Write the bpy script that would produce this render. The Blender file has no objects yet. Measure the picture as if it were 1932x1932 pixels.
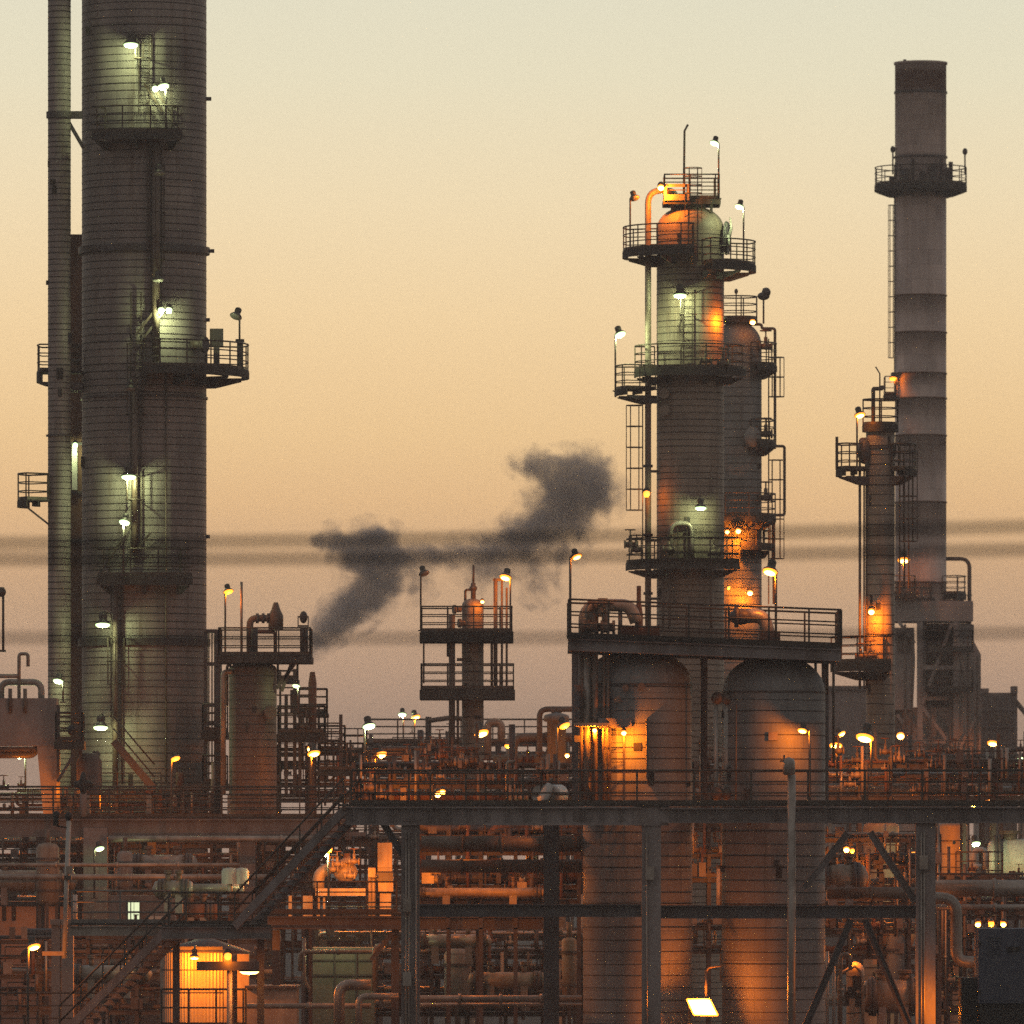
import bpy, math, random
from mathutils import Vector, Matrix
R = math.radians
rnd = random.Random(7)
scene = bpy.context.scene
COL = scene.collection
# ---- the photo is a very long tele shot: F is the focal length in the units the layout was measured in
F, HU, CX, H = 16100.0, 1610.0, 966.0, 8.0
def X(u, Y): return (u - CX) * Y / F
def Z(v, Y): return H + (HU - v) * Y / F
def P(u, v, Y): return Vector((X(u, Y), Y, Z(v, Y)))
def L(d, Y): return d * Y / F
ORG = {}

# ------------------------------------------------------------------ mesh builder
class MB:
    def __init__(s): s.v = []; s.f = []; s.m = []; s.s = []
    def add(s, vs, fs, m=0, sm=False):
        b = len(s.v); s.v += [tuple(p) for p in vs]
        for f in fs: s.f.append([i + b for i in f]); s.m.append(m); s.s.append(sm)
        return s
    def bb(s, x0, x1, y0, y1, z0, z1, m=0):
        vs = [(x, y, z) for z in (z0, z1) for y in (y0, y1) for x in (x0, x1)]
        return s.add(vs, [(0,2,3,1),(4,5,7,6),(0,1,5,4),(2,6,7,3),(0,4,6,2),(1,3,7,5)], m)
    def beam(s, p, q, w, h, m=0):
        p, q = Vector(p), Vector(q); d = (q - p).normalized()
        up = Vector((0,0,1)) if abs(d.z) < .95 else Vector((0,1,0))
        a = d.cross(up).normalized(); b = a.cross(d).normalized()
        a = a * w / 2; b = b * h / 2
        vs = [p-a-b, p+a-b, p+a+b, p-a+b, q-a-b, q+a-b, q+a+b, q-a+b]
        return s.add(vs, [(0,1,2,3),(7,6,5,4),(0,4,5,1),(1,5,6,2),(2,6,7,3),(3,7,4,0)], m)
    def ibeam(s, p, q, w, h, t=.03, m=0):
        p, q = Vector(p), Vector(q); d = (q - p).normalized()
        up = Vector((0,0,1)) if abs(d.z) < .95 else Vector((0,1,0))
        a = d.cross(up).normalized(); b = a.cross(d).normalized()
        for k in (-1, 1):
            o = b * (k * (h/2 - t/2)); s.beam(p+o, q+o, w, t, m)
        s.beam(p, q, t, h - 2*t, m); return s
    def tube(s, pts, r, n=8, m=0, sm=True, cap=True):
        pts = [Vector(p) for p in pts]; k = len(pts)
        rs = r if isinstance(r, (list, tuple)) else [r]*k
        t0 = (pts[1]-pts[0]).normalized()
        up = Vector((0,0,1)) if abs(t0.z) < .9 else Vector((0,1,0))
        a = t0.cross(up).normalized(); b0 = len(s.v); vs = []
        for i, p in enumerate(pts):
            t = (pts[min(i+1,k-1)] - pts[max(i-1,0)]).normalized()
            a = (a - t*a.dot(t)).normalized(); b = t.cross(a)
            for j in range(n):
                an = 2*math.pi*j/n; vs.append(p + (a*math.cos(an) + b*math.sin(an))*rs[i])
        fs = [(i*n+j, i*n+(j+1)%n, (i+1)*n+(j+1)%n, (i+1)*n+j) for i in range(k-1) for j in range(n)]
        s.add(vs, fs, m, sm)
        if cap:
            s.f.append([b0+j for j in range(n)][::-1]); s.m.append(m); s.s.append(False)
            s.f.append([b0+(k-1)*n+j for j in range(n)]); s.m.append(m); s.s.append(False)
        return s
    def lathe(s, prof, c, n=40, m=0, sm=True, mat=None):
        x, y = c[0], c[1]; z = c[2] if len(c) > 2 else 0; vs = []; fs = []; ms = []
        for r, h in prof:
            for j in range(n):
                a = 2*math.pi*j/n; vs.append((x+max(r,1e-4)*math.cos(a), y+max(r,1e-4)*math.sin(a), z+h))
        b = len(s.v); s.v += vs
        for i in range(len(prof)-1):
            for j in range(n):
                s.f.append([b+i*n+j, b+i*n+(j+1)%n, b+(i+1)*n+(j+1)%n, b+(i+1)*n+j])
                s.m.append(mat[i] if mat else m); s.s.append(sm)
        return s
    def ring(s, c, z0, z1, r0, r1, a0, a1, m=0):
        n = max(3, int(abs(a1-a0)/7)); vs = []
        full = abs(a1-a0) >= 359.9
        for i in range(n+1):
            a = R(a0 + (a1-a0)*i/n); ca, sa = math.cos(a), math.sin(a)
            for r, z in ((r0,z0),(r1,z0),(r1,z1),(r0,z1)): vs.append((c[0]+r*ca, c[1]+r*sa, z))
        fs = [(i*4+k, i*4+(k+1)%4, i*4+4+(k+1)%4, i*4+4+k) for i in range(n) for k in range(4)]
        if not full: fs += [(3,2,1,0), (n*4, n*4+1, n*4+2, n*4+3)]
        return s.add(vs, fs, m)
    def ell(s, c, rx, ry, rz, n=14, k=8, m=0):
        vs = []; fs = []
        for i in range(k+1):
            t = math.pi*i/k
            for j in range(n):
                a = 2*math.pi*j/n
                vs.append((c[0]+rx*max(math.sin(t),1e-3)*math.cos(a), c[1]+ry*max(math.sin(t),1e-3)*math.sin(a), c[2]+rz*math.cos(t)))
        for i in range(k):
            for j in range(n): fs.append((i*n+j, (i+1)*n+j, (i+1)*n+(j+1)%n, i*n+(j+1)%n))
        return s.add(vs, fs, m, True)
    def xform(s, M):
        s.v = [tuple(M @ Vector(p)) for p in s.v]; return s
    def build(s, name, mats, parent=None, label=None, cat=None, group=None, kind=None):
        o = ORG.get(parent, Vector((0,0,0))) if parent else Vector((0,0,0))
        if parent is None:
            xs = [p[0] for p in s.v]; ys = [p[1] for p in s.v]; zs = [p[2] for p in s.v]
            o = Vector(((min(xs)+max(xs))/2, (min(ys)+max(ys))/2, min(zs)))
        me = bpy.data.meshes.new(name)
        me.from_pydata([(p[0]-o.x, p[1]-o.y, p[2]-o.z) for p in s.v], [], s.f)
        for mm in (mats if isinstance(mats, (list, tuple)) else [mats]): me.materials.append(mm)
        me.polygons.foreach_set('material_index', s.m); me.polygons.foreach_set('use_smooth', s.s)
        me.update()
        ob = bpy.data.objects.new(name, me); COL.objects.link(ob)
        if parent: ob.parent = parent
        else: ob.location = o
        ORG[ob] = o
        if label: ob['label'] = label
        if cat: ob['category'] = cat
        if group: ob['group'] = group
        if kind: ob['kind'] = kind
        return ob

def thing(name, label, cat, loc, group=None):
    o = bpy.data.objects.new(name, None); COL.objects.link(o); o.location = loc
    o.empty_display_size = .3; ORG[o] = Vector(loc)
    o['label'] = label; o['category'] = cat
    if group: o['group'] = group
    return o

def fillet(pts, r, n=5):
    pts = [Vector(p) for p in pts]; out = [pts[0]]
    for i in range(1, len(pts)-1):
        a, b, c = pts[i-1], pts[i], pts[i+1]
        d1 = (a-b); d2 = (c-b); rr = min(r, d1.length*.49, d2.length*.49)
        p1 = b + d1.normalized()*rr; p2 = b + d2.normalized()*rr
        for k in range(n+1):
            t = k/n; out.append(p1*(1-t)**2 + b*2*t*(1-t) + p2*t*t)
    out.append(pts[-1]); return out

# ------------------------------------------------------------------ materials
def mat(name, c, rough=.7, metal=0., var=.35, scale=1.2, streak=.5, tint=None, bump=0., emit=None, wave=0):
    m = bpy.data.materials.new(name); m.use_nodes = True
    nt = m.node_tree; N = nt.nodes; K = nt.links.new; b = N['Principled BSDF']
    b.inputs['Roughness'].default_value = rough; b.inputs['Metallic'].default_value = metal
    tc = N.new('ShaderNodeTexCoord')
    mp = N.new('ShaderNodeMapping'); mp.inputs['Scale'].default_value = (1, 1, streak); K(tc.outputs['Object'], mp.inputs[0])
    n1 = N.new('ShaderNodeTexNoise'); n1.inputs['Scale'].default_value = scale; n1.inputs['Detail'].default_value = 6; n1.inputs['Roughness'].default_value = .65
    K(mp.outputs[0], n1.inputs['Vector'])
    cr = N.new('ShaderNodeValToRGB'); e = cr.color_ramp.elements
    lo = [x*(1-var) for x in c]; hi = [min(1, x*(1+var)) for x in c]
    if tint: lo = [lo[i]*.5 + tint[i]*.5 for i in range(3)]
    e[0].position = .33; e[1].position = .68; e[0].color = (*lo, 1); e[1].color = (*hi, 1)
    K(n1.outputs['Fac'], cr.inputs[0]); K(cr.outputs[0], b.inputs['Base Color'])
    if bump or wave:
        bp = N.new('ShaderNodeBump'); bp.inputs['Strength'].default_value = bump or .5; bp.inputs['Distance'].default_value = .05
        if wave:
            w = N.new('ShaderNodeTexWave'); w.inputs['Scale'].default_value = wave; w.bands_direction = 'X'; K(tc.outputs['Object'], w.inputs[0]); K(w.outputs['Fac'], bp.inputs['Height'])
        else:
            n2 = N.new('ShaderNodeTexNoise'); n2.inputs['Scale'].default_value = scale*9; K(tc.outputs['Object'], n2.inputs[0]); K(n2.outputs['Fac'], bp.inputs['Height'])
        K(bp.outputs[0], b.inputs['Normal'])
    return m
def emat(name, c, s):
    m = bpy.data.materials.new(name); m.use_nodes = True; nt = m.node_tree
    b = nt.nodes['Principled BSDF']; b.inputs['Base Color'].default_value = (.5,.5,.5,1)
    b.inputs['Emission Color'].default_value = (*c, 1); b.inputs['Emission Strength'].default_value = s
    try: m.cycles.emission_sampling = 'NONE'
    except Exception: pass
    return m
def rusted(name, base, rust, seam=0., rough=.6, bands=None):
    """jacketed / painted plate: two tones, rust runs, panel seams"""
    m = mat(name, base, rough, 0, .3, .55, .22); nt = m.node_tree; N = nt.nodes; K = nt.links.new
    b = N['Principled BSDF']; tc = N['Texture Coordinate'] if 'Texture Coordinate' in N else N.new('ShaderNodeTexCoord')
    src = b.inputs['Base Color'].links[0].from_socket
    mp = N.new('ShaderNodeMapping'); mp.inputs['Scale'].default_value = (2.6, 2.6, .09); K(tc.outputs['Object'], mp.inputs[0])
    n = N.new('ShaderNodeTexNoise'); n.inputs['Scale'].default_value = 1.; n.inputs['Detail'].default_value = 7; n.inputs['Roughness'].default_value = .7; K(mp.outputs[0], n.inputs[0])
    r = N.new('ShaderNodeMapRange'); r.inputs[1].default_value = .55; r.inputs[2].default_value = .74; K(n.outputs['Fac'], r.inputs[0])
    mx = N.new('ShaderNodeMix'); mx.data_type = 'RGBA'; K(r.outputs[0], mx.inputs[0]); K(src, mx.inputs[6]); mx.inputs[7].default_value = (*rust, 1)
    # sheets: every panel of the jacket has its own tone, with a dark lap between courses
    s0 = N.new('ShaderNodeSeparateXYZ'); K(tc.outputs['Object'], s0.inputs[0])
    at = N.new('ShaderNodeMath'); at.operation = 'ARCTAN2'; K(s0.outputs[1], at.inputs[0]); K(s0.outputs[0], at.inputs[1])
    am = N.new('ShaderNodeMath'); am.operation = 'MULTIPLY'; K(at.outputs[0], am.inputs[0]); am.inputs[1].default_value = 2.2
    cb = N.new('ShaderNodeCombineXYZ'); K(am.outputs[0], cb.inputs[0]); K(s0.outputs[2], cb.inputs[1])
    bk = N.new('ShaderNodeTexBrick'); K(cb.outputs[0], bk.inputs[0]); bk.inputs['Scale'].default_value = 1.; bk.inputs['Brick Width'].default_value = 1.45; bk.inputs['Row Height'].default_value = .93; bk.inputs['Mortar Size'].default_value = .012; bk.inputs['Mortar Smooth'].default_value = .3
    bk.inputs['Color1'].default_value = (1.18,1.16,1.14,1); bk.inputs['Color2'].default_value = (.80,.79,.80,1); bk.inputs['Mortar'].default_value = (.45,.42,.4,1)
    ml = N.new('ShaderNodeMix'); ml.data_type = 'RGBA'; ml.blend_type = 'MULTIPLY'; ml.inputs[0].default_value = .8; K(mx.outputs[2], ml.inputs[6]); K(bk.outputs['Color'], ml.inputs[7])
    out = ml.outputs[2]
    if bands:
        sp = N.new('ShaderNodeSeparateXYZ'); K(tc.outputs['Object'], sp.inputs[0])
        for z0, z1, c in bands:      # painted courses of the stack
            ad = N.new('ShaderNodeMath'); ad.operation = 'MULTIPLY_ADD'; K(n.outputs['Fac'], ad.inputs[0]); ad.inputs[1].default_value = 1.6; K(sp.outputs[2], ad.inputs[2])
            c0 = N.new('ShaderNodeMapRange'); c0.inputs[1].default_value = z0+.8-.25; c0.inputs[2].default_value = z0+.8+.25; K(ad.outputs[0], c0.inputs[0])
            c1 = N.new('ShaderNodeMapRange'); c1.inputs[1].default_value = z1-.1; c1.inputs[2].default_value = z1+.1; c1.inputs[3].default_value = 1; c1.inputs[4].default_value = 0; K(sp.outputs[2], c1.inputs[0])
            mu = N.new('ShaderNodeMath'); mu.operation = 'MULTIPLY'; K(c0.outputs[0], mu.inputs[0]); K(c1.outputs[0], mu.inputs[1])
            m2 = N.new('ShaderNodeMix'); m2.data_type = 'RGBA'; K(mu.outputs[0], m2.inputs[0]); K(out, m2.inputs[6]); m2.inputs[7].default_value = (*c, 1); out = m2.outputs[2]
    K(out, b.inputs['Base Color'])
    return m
M = dict(
  jacket=rusted('insulation_jacket', (.29,.27,.26), (.14,.10,.075)),
  jacketw=rusted('warm_jacket', (.31,.265,.22), (.15,.09,.06)),
  jacketd=rusted('dark_brown_jacket', (.15,.12,.10), (.09,.06,.045)),  # darker, browner version of the insulation jacket
  jacketg=rusted('grey_blue_jacket', (.26,.265,.27), (.14,.12,.10)),
  strap=mat('strap_band', (.035,.03,.028), .6, .2),
  stack=rusted('stack_plate', (.44,.395,.375), (.27,.2,.17)),
  steel=mat('painted_steel', (.085,.085,.095), .55, .1, .4, 1.5, .4, (.1,.06,.04)),
  steelg=mat('grey_steel', (.21,.195,.20), .55, .1, .35, 1.2, .3, (.12,.08,.06)),
  rail=mat('rail_paint', (.075,.068,.06), .5, .3, .4, 2.5, 1, (.09,.05,.03)),
  raill=mat('galvanised_rail', (.22,.21,.2), .5, .5, .3, 2.5, 1),
  grate=mat('deck_grating', (.06,.055,.05), .8, .1, .4, 3),
  pipe=mat('pipe_cladding', (.38,.36,.33), .42, .35, .3, 1.5, .6, (.16,.11,.08)),
  piped=mat('dark_pipe', (.16,.135,.115), .55, .1, .4, 1.5, .6, (.12,.06,.035)),
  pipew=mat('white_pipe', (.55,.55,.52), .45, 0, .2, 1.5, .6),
  conc=mat('fireproofed_concrete', (.30,.28,.285), .9, 0, .3, .9, .3, (.2,.17,.15), .4),
  conc2=mat('pale_concrete', (.36,.32,.30), .9, 0, .25, .9, .3, None, .4),
  rust=mat('rusty_plate', (.16,.085,.055), .8, 0, .5, 1.3, .3),
  equip=mat('equipment_paint', (.38,.34,.29), .5, .1, .3, 1.4, .5, (.2,.12,.08)),
  corr=mat('corrugated_sheet', (.42,.39,.34), .5, .2, .2, .8, .3),
  navy=mat('navy_panel', (.07,.085,.125), .5, .1, .2, .8),
  green=mat('pale_green_panel', (.24,.235,.20), .6, 0, .3, .7),
  lamp=mat('lamp_casing', (.09,.085,.08), .45, .4, .3, 4, 1),
  lensoff=mat('unlit_lens', (.45,.44,.42), .25, 0, .1, 3, 1),
  black=mat('black_rubber', (.02,.02,.02), .6),
  wall=mat('mauve_sheet_wall', (.34,.29,.28), .7, 0, .3, .35, .3, (.2,.13,.1), .5, None, 0),
  ground=mat('bare_ground', (.07,.055,.045), .95, 0, .4, .15, 1),
  wtank=mat('white_tank_paint', (.62,.6,.57), .6, 0, .15, .3, .3),
  cable=mat('cable_sheath', (.03,.03,.03), .6),
)
E = dict(o=emat('sodium_lens', (1,.50,.13), 15), g=emat('mercury_lens', (.80,1,.42), 7), o2=emat('dim_sodium_lens', (1,.25,.015), 3.5), g2=emat('dim_mercury_lens', (.7,1,.45), 2.5),
         flood=emat('flood_glass', (1,.62,.16), 25), win=emat('lit_pane', (.86,1,.60), .95))
LC = dict(o=(1,.215,.006), g=(.88,1,.46))
PW = dict(o=3.1, g=2.9)

# ------------------------------------------------------------------ reusable parts
def railing(mb, pts, h=1.07, r=.032, gap=1.15, mids=2, toe=.12, m=0):
    pts = [Vector(p) for p in pts]; z = Vector((0,0,1))
    for k in range(1, mids+2):
        mb.tube([p + z*(h*k/(mids+1)) for p in pts], r*(1.15 if k == mids+1 else .85), 6, m)
    acc = 0; nxt = 0
    for a, b in zip(pts, pts[1:]):
        l = (b-a).length
        while nxt <= acc + l + 1e-6:
            p = a + (b-a)*((nxt-acc)/max(l,1e-6)); mb.beam(p, p+z*h, r*1.8, r*1.8, m); nxt += gap
        acc += l
    mb.beam(pts[-1], pts[-1]+z*h, r*1.8, r*1.8, m)
    if toe:
        for a, b in zip(pts, pts[1:]): mb.beam(a+z*toe/2, b+z*toe/2, .012, toe, m)
    return mb
def arc(c, z, r, a0, a1):
    n = max(3, int(abs(a1-a0)/9)); return [(c[0]+r*math.cos(R(a0+(a1-a0)*i/n)), c[1]+r*math.sin(R(a0+(a1-a0)*i/n)), z) for i in range(n+1)]
def platform(par, c, z, r0, r1, a0, a1, th=.22, br=True, closed=True, m='grate', mids=2, h=1.07):
    d = MB().ring(c, z-.05, z, r0+.02, r1, a0, a1).ring(c, z-th, z-.052, r1-.06, r1+.01, a0, a1)
    d.ring(c, z-th*.8, z-.052, (r0+r1)/2-.03, (r0+r1)/2+.03, a0, a1)
    o = d.build('platform', M[m], par)
    pts = arc(c, z, r1-.03, a0, a1)
    if closed and abs(a1-a0) < 350:
        pts = [arc(c,z,r0+.1,a0,a0+1)[0]] + pts + [arc(c,z,r0+.1,a1,a1+1)[0]]
    railing(MB(), pts, h, mids=mids).build('railing', M['rail'], o)
    if br:      # tapered gusset plates below the deck
        k = max(2, int((a1-a0)/26)); w = r1-r0
        for i in range(k+1):
            a = R(a0+2+(a1-a0-4)*i/k); dx = Vector((math.cos(a), math.sin(a), 0)); tn = Vector((-dx.y, dx.x, 0))*.04; c3 = Vector((c[0], c[1], z-th-.003))
            pr = [dx*(r0+.02), dx*(r1-.12), dx*(r1-.12)-Vector((0,0,.06)), dx*(r0+w*.3)-Vector((0,0,.34)), dx*(r0+.02)-Vector((0,0,.36))]
            MB().add([c3+q+tn*e for e in (-1,1) for q in pr], [(0,1,2,3,4),(9,8,7,6,5)]+[(j,j+5,(j+1)%5+5,(j+1)%5) for j in range(5)]).build('bracket', M['steel'], o)
    return o
def rect_platform(par, x0, x1, y0, y1, z, th=.25, sides='fblr', m='grate', mids=2, name='platform', h=1.07):
    d = MB().bb(x0, x1, y0, y1, z-.05, z)
    for a, b in (((x0,y0),(x1,y0)),((x0,y1),(x1,y1)),((x0,y0),(x0,y1)),((x1,y0),(x1,y1))):
        d.beam((a[0],a[1],z-.06-th/2), (b[0],b[1],z-.06-th/2), .08, th)
    o = d.build(name, M[m], par); e = .03
    q = dict(f=[(x0+e,y0+e,z),(x1-e,y0+e,z)], b=[(x0+e,y1-e,z),(x1-e,y1-e,z)], l=[(x0+e,y0+e,z),(x0+e,y1-e,z)], r=[(x1-e,y0+e,z),(x1-e,y1-e,z)])
    rb = MB()
    for s in sides: railing(rb, q[s], h, mids=mids)
    rb.build('railing', M['rail'], o); return o
def ladder(par, x, y, z0, z1, out=(0,-1), cage=True, w=.42, name='ladder', cr=.38):
    ox, oy = out; tx, ty = -oy, ox; mb = MB()
    for k in (-1, 1): mb.beam((x+tx*w/2*k, y+ty*w/2*k, z0), (x+tx*w/2*k, y+ty*w/2*k, z1), .05, .05)
    z = z0+.15
    while z < z1: mb.tube([(x-tx*w/2, y-ty*w/2, z), (x+tx*w/2, y+ty*w/2, z)], .016, 5); z += .3
    o = mb.build(name, M['rail'], par)
    if cage and z1-z0 > 3:
        c = MB(); cx, cy = x+ox*(cr-.02), y+oy*(cr-.02); z = z0+2.2; a0 = math.degrees(math.atan2(oy, ox)); zs = z
        while z < z1: c.tube(arc((cx,cy), z, cr, a0-150, a0+150), .022, 5); z += .95
        for k in (-120, -60, 0, 60, 120):
            a = R(a0+k); c.beam((cx+cr*math.cos(a), cy+cr*math.sin(a), zs), (cx+cr*math.cos(a), cy+cr*math.sin(a), z-.95), .04, .02)
        c.build('cage', M['rail'], o)
    return o
def shell(par, c, r, z0, z1, gap=.45, head=0., m='jacket', n=48, name='shell', jit=.35, sw=.035, sp=.008, rs=3):
    rr = random.Random(rs); prof = [(r, z0), (r, z1)]
    if head: prof += [(r*math.cos(math.pi/16*i), z1+head*math.sin(math.pi/16*i)) for i in range(1, 9)]
    mb = MB().lathe(prof, (c[0], c[1]), n)
    if not head: mb.lathe([(r, z1), (0, z1+.002)], (c[0], c[1]), n, sm=False)
    z = max(z0, .2) + gap*.5
    while z < z1 - sw*2:
        zz = z + rr.uniform(-jit, jit)*gap*.22; tl = rr.uniform(-1, 1)*gap*.03; ph = rr.uniform(0, 6.3); k0 = len(mb.v)
        w_ = sw*rr.uniform(.6, 1.3)
        mb.lathe([(r-.01, zz), (r+sp, zz), (r+sp, zz+w_), (r-.01, zz+w_)], (c[0], c[1]), n, 1, False)
        for i in range(k0, len(mb.v)):      # bands never sit quite level
            x, y, q = mb.v[i]; mb.v[i] = (x, y, q + tl*math.sin(math.atan2(y-c[1], x-c[0])*2+ph))
        z += gap
    for i in range(rr.randint(5, 9)):       # clips and patches on the jacket
        an = rr.uniform(-2.9, -.3); zz = rr.uniform(max(z0, 3), z1-.5); q = r+.012
        mb.beam((c[0]+q*math.cos(an), c[1]+q*math.sin(an), zz), (c[0]+q*math.cos(an), c[1]+q*math.sin(an), zz+rr.uniform(.15,.5)), rr.uniform(.08,.3), .05, 1)
    return mb.build(name, [M[m], M['strap']], par)
def hoop(par, c, r, z, w=.12, t=.1, m='steel', name='stiffener_ring'):
    return MB().ring(c, z-w/2, z+w/2, r, r+t, 0, 360).build(name, M[m], par)
def nozzle(par, p, d, r=.15, l=.35, m='piped', name='nozzle'):
    p = Vector(p); d = Vector(d).normalized()
    mb = MB().tube([p, p+d*l], r, 12).tube([p+d*l, p+d*(l+.06)], r*1.55, 12).tube([p+d*(l+.065), p+d*(l+.12)], r*1.5, 12)
    return mb.build(name, M[m], par)
def pipe(label, pts, r, m='pipe', bend=None, flanges=True, name='pipe', par=None, group=None, n=10):
    pts = [Vector(p) for p in pts]; b = bend or r*3.2
    mb = MB().tube(fillet(pts, b), r, n)
    if flanges:
        for a, c in zip(pts, pts[1:]):
            l = (c-a).length; d = (c-a).normalized()
            if l > 2.2:
                for t in ([.5] if l < 5 else [.25,.5,.75]):
                    q = a + d*l*t; mb.tube([q-d*.05, q+d*.05], r*1.5 if r < .12 else r*1.22, n)
    if par: return mb.build(name, M[m], par)
    return mb.build(name, M[m], None, label, 'pipe', group)
def valve(par, p, s=.25, m='piped', up=(0,0,1)):
    p = Vector(p); u = Vector(up).normalized()
    mb = MB().ell(p, s*.75, s*.6, s*.6, 10, 6).tube([p-Vector((s*1.1,0,0)), p-Vector((s*.8,0,0))], s*.75, 10).tube([p+Vector((s*.8,0,0)), p+Vector((s*1.1,0,0))], s*.75, 10)
    mb.tube([p-Vector((s,0,0)), p+Vector((s,0,0))], s*.45, 8)
    mb.tube([p, p+u*s*1.5], s*.3, 8).tube([p+u*s*1.5, p+u*s*2.6], s*.12, 6)
    o = mb.build('valve', M[m], par)
    w = MB(); a = u.cross(Vector((0,1,.01))).normalized(); b = u.cross(a); q = p+u*s*2.5
    w.tube([q + (a*math.cos(i*math.pi/7)+b*math.sin(i*math.pi/7))*s*.9 for i in range(15)], s*.1, 5)
    w.beam(q-a*s*.9, q+a*s*.9, s*.12, s*.12).beam(q-b*s*.9, q+b*s*.9, s*.12, s*.12)
    w.build('handwheel', M['rust'], o); return o
GRP = {}
def lamp(kind, u, v, Y, col, pw, label, pu=None, bv=None, tilt=0, s=1., on=1, pitch=None, cat='lamp', rad=.11):
    """kind P: on a pole that starts at height bv;  W: on a short bracket reaching back;  B: small bulkhead lamp"""
    if pitch is None: pitch = {'P':-24,'W':-12,'B':-40}[kind]
    hid = label.startswith('hidden')
    if hid: label = 'shielded' + label[6:]; on = 0; pitch = 62
    p = P(u, v, Y); name = {'P':'lamp_post','W':'wall_lamp','B':'bulkhead_lamp'}[kind]
    t = thing(name, label, {'P':'lamp post','W':'wall lamp','B':'bulkhead lamp'}[kind], (p.x, p.y, p.z if kind != 'P' else Z(bv, Y)))
    T = Matrix.Translation(p) @ Matrix.Rotation(R(tilt), 4, 'Y') @ Matrix.Rotation(R(pitch), 4, 'X') @ Matrix.Diagonal((s, s, s, 1))
    if kind == 'B':
        hs = MB().lathe([(0,.2),(.1,.2),(.14,.12),(.15,0),(0,0)], (0,0), 14)
        ln = MB().lathe([(.13,-.005),(.125,-.09),(.09,-.15),(0,-.17)], (0,0), 14, mat=[1,0,0]); dz = -.26
    else:
        hs = MB().lathe([(0,.50),(.10,.50),(.155,.46),(.165,.26),(.14,.22),(.2,.16),(.31,.04),(.33,-.01),(.30,-.01),(0,0.0)], (0,0), 20)
        for i in range(8):
            a = i*math.pi/4; hs.beam((.16*math.cos(a), .16*math.sin(a), .27), (.16*math.cos(a), .16*math.sin(a), .45), .02, .05)
        ln = MB().lathe([(.30,-.012),(.29,-.05),(.22,-.085),(.11,-.105),(0,-.11)], (0,0), 20, mat=[1,1,0,0]); dz = -.22
    hs.xform(T).build('housing', M['lamp'], t)
    lm = M['lensoff'] if not on else E[col] if on == 1 else E[col+'2']
    ln.xform(T).build('lens', [lm, lm if not on else E[col+'2']], t)
    if kind == 'P':
        q = P(pu if pu is not None else u, bv, Y); side = 1 if (pu or u) >= u else -1
        top = T @ Vector((side*.31, 0, .05))
        top2 = Vector((q.x, Y, top.z))
        MB().tube([q, top2, T @ Vector((side*.12,0,.2))], .042, 7).build('pole', M['rail'] if not on else M['raill'], t)
        MB().bb(q.x-.12, q.x+.12, Y-.12, Y+.12, q.z-.02, q.z+.03).build('base_plate', M['steel'], t)
    elif kind == 'W':
        a = T @ Vector((0,0,.42)); MB().tube(fillet([a, a+Vector((0,.35,.12)), a+Vector((0,1.65,.12))], .15), .03, 6).build('bracket', M['rail'], t)
    else:
        a = T @ Vector((0,0,.12)); MB().tube([a, a+Vector((0,.4,.05))], .025, 6).build('bracket', M['rail'], t)
    if pw:
        ld = bpy.data.lights.new('lamp_light', 'POINT'); ld.energy = pw*PW[col]*(.75 if kind == 'P' and col == 'o' else 1); ld.color = LC[col]; ld.shadow_soft_size = min(rad, .085*s)
        lo = bpy.data.objects.new('lamp_light', ld); COL.objects.link(lo); lo.parent = t
        lo.location = (T @ Vector((0, 0, dz))) - ORG[t]
    return t
# ================================================================== camera, sky, sun, ground
cam = bpy.data.cameras.new('camera'); co = bpy.data.objects.new('camera', cam); COL.objects.link(co)
co.location = (0, 0, H); co.rotation_euler = (R(90), 0, 0)
cam.sensor_width = 36; cam.lens = 36*F/1932; cam.shift_y = (HU-966)/1932
cam.clip_start = 1; cam.clip_end = 20000
cam.dof.use_dof = True; cam.dof.focus_distance = 310; cam.dof.aperture_fstop = 2.55
scene.camera = co
w = bpy.data.worlds.new('World'); scene.world = w; w.use_nodes = True
nt = w.node_tree; N = nt.nodes; K = nt.links.new; bg = N['Background']
sky = N.new('ShaderNodeTexSky'); sky.sky_type = 'NISHITA'; sky.sun_disc = False
sky.sun_elevation = R(1.0); sky.sun_rotation = R(-6); sky.dust_density = 5
tc = N.new('ShaderNodeTexCoord'); sp = N.new('ShaderNodeSeparateXYZ'); K(tc.outputs['Generated'], sp.inputs[0])
def srgb(c): return [((x/255)/12.92 if x/255 <= .04045 else ((x/255+.055)/1.055)**2.4) for x in c]
def ramp(stops, z1):
    mr = N.new('ShaderNodeMapRange'); mr.inputs[1].default_value = 0; mr.inputs[2].default_value = z1; K(sp.outputs[2], mr.inputs[0])
    cr = N.new('ShaderNodeValToRGB'); el = cr.color_ramp.elements
    while len(el) < len(stops): el.new(.5)
    for e, (z, c) in zip(el, stops): e.position = z/z1; e.color = (*srgb(c), 1)
    K(mr.outputs[0], cr.inputs[0]); return cr.outputs[0]
zv = lambda v: (HU-v)/F
front = ramp([(0,(220,178,152)), (zv(1450),(220,178,150)), (zv(1300),(221,178,145)), (zv(1150),(220,178,138)), (zv(1060),(226,182,136)), (zv(950),(240,196,142)),
              (zv(820),(243,205,150)), (zv(600),(241,212,164)), (zv(380),(234,216,178)), (zv(150),(222,216,188)), (zv(0),(216,214,191)), (.16,(200,202,188)), (.3,(120,135,150))], .3)
back = ramp([(0,(104,88,72)), (.03,(112,97,82)), (.1,(121,109,99)), (.3,(122,116,112))], .3)
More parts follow.
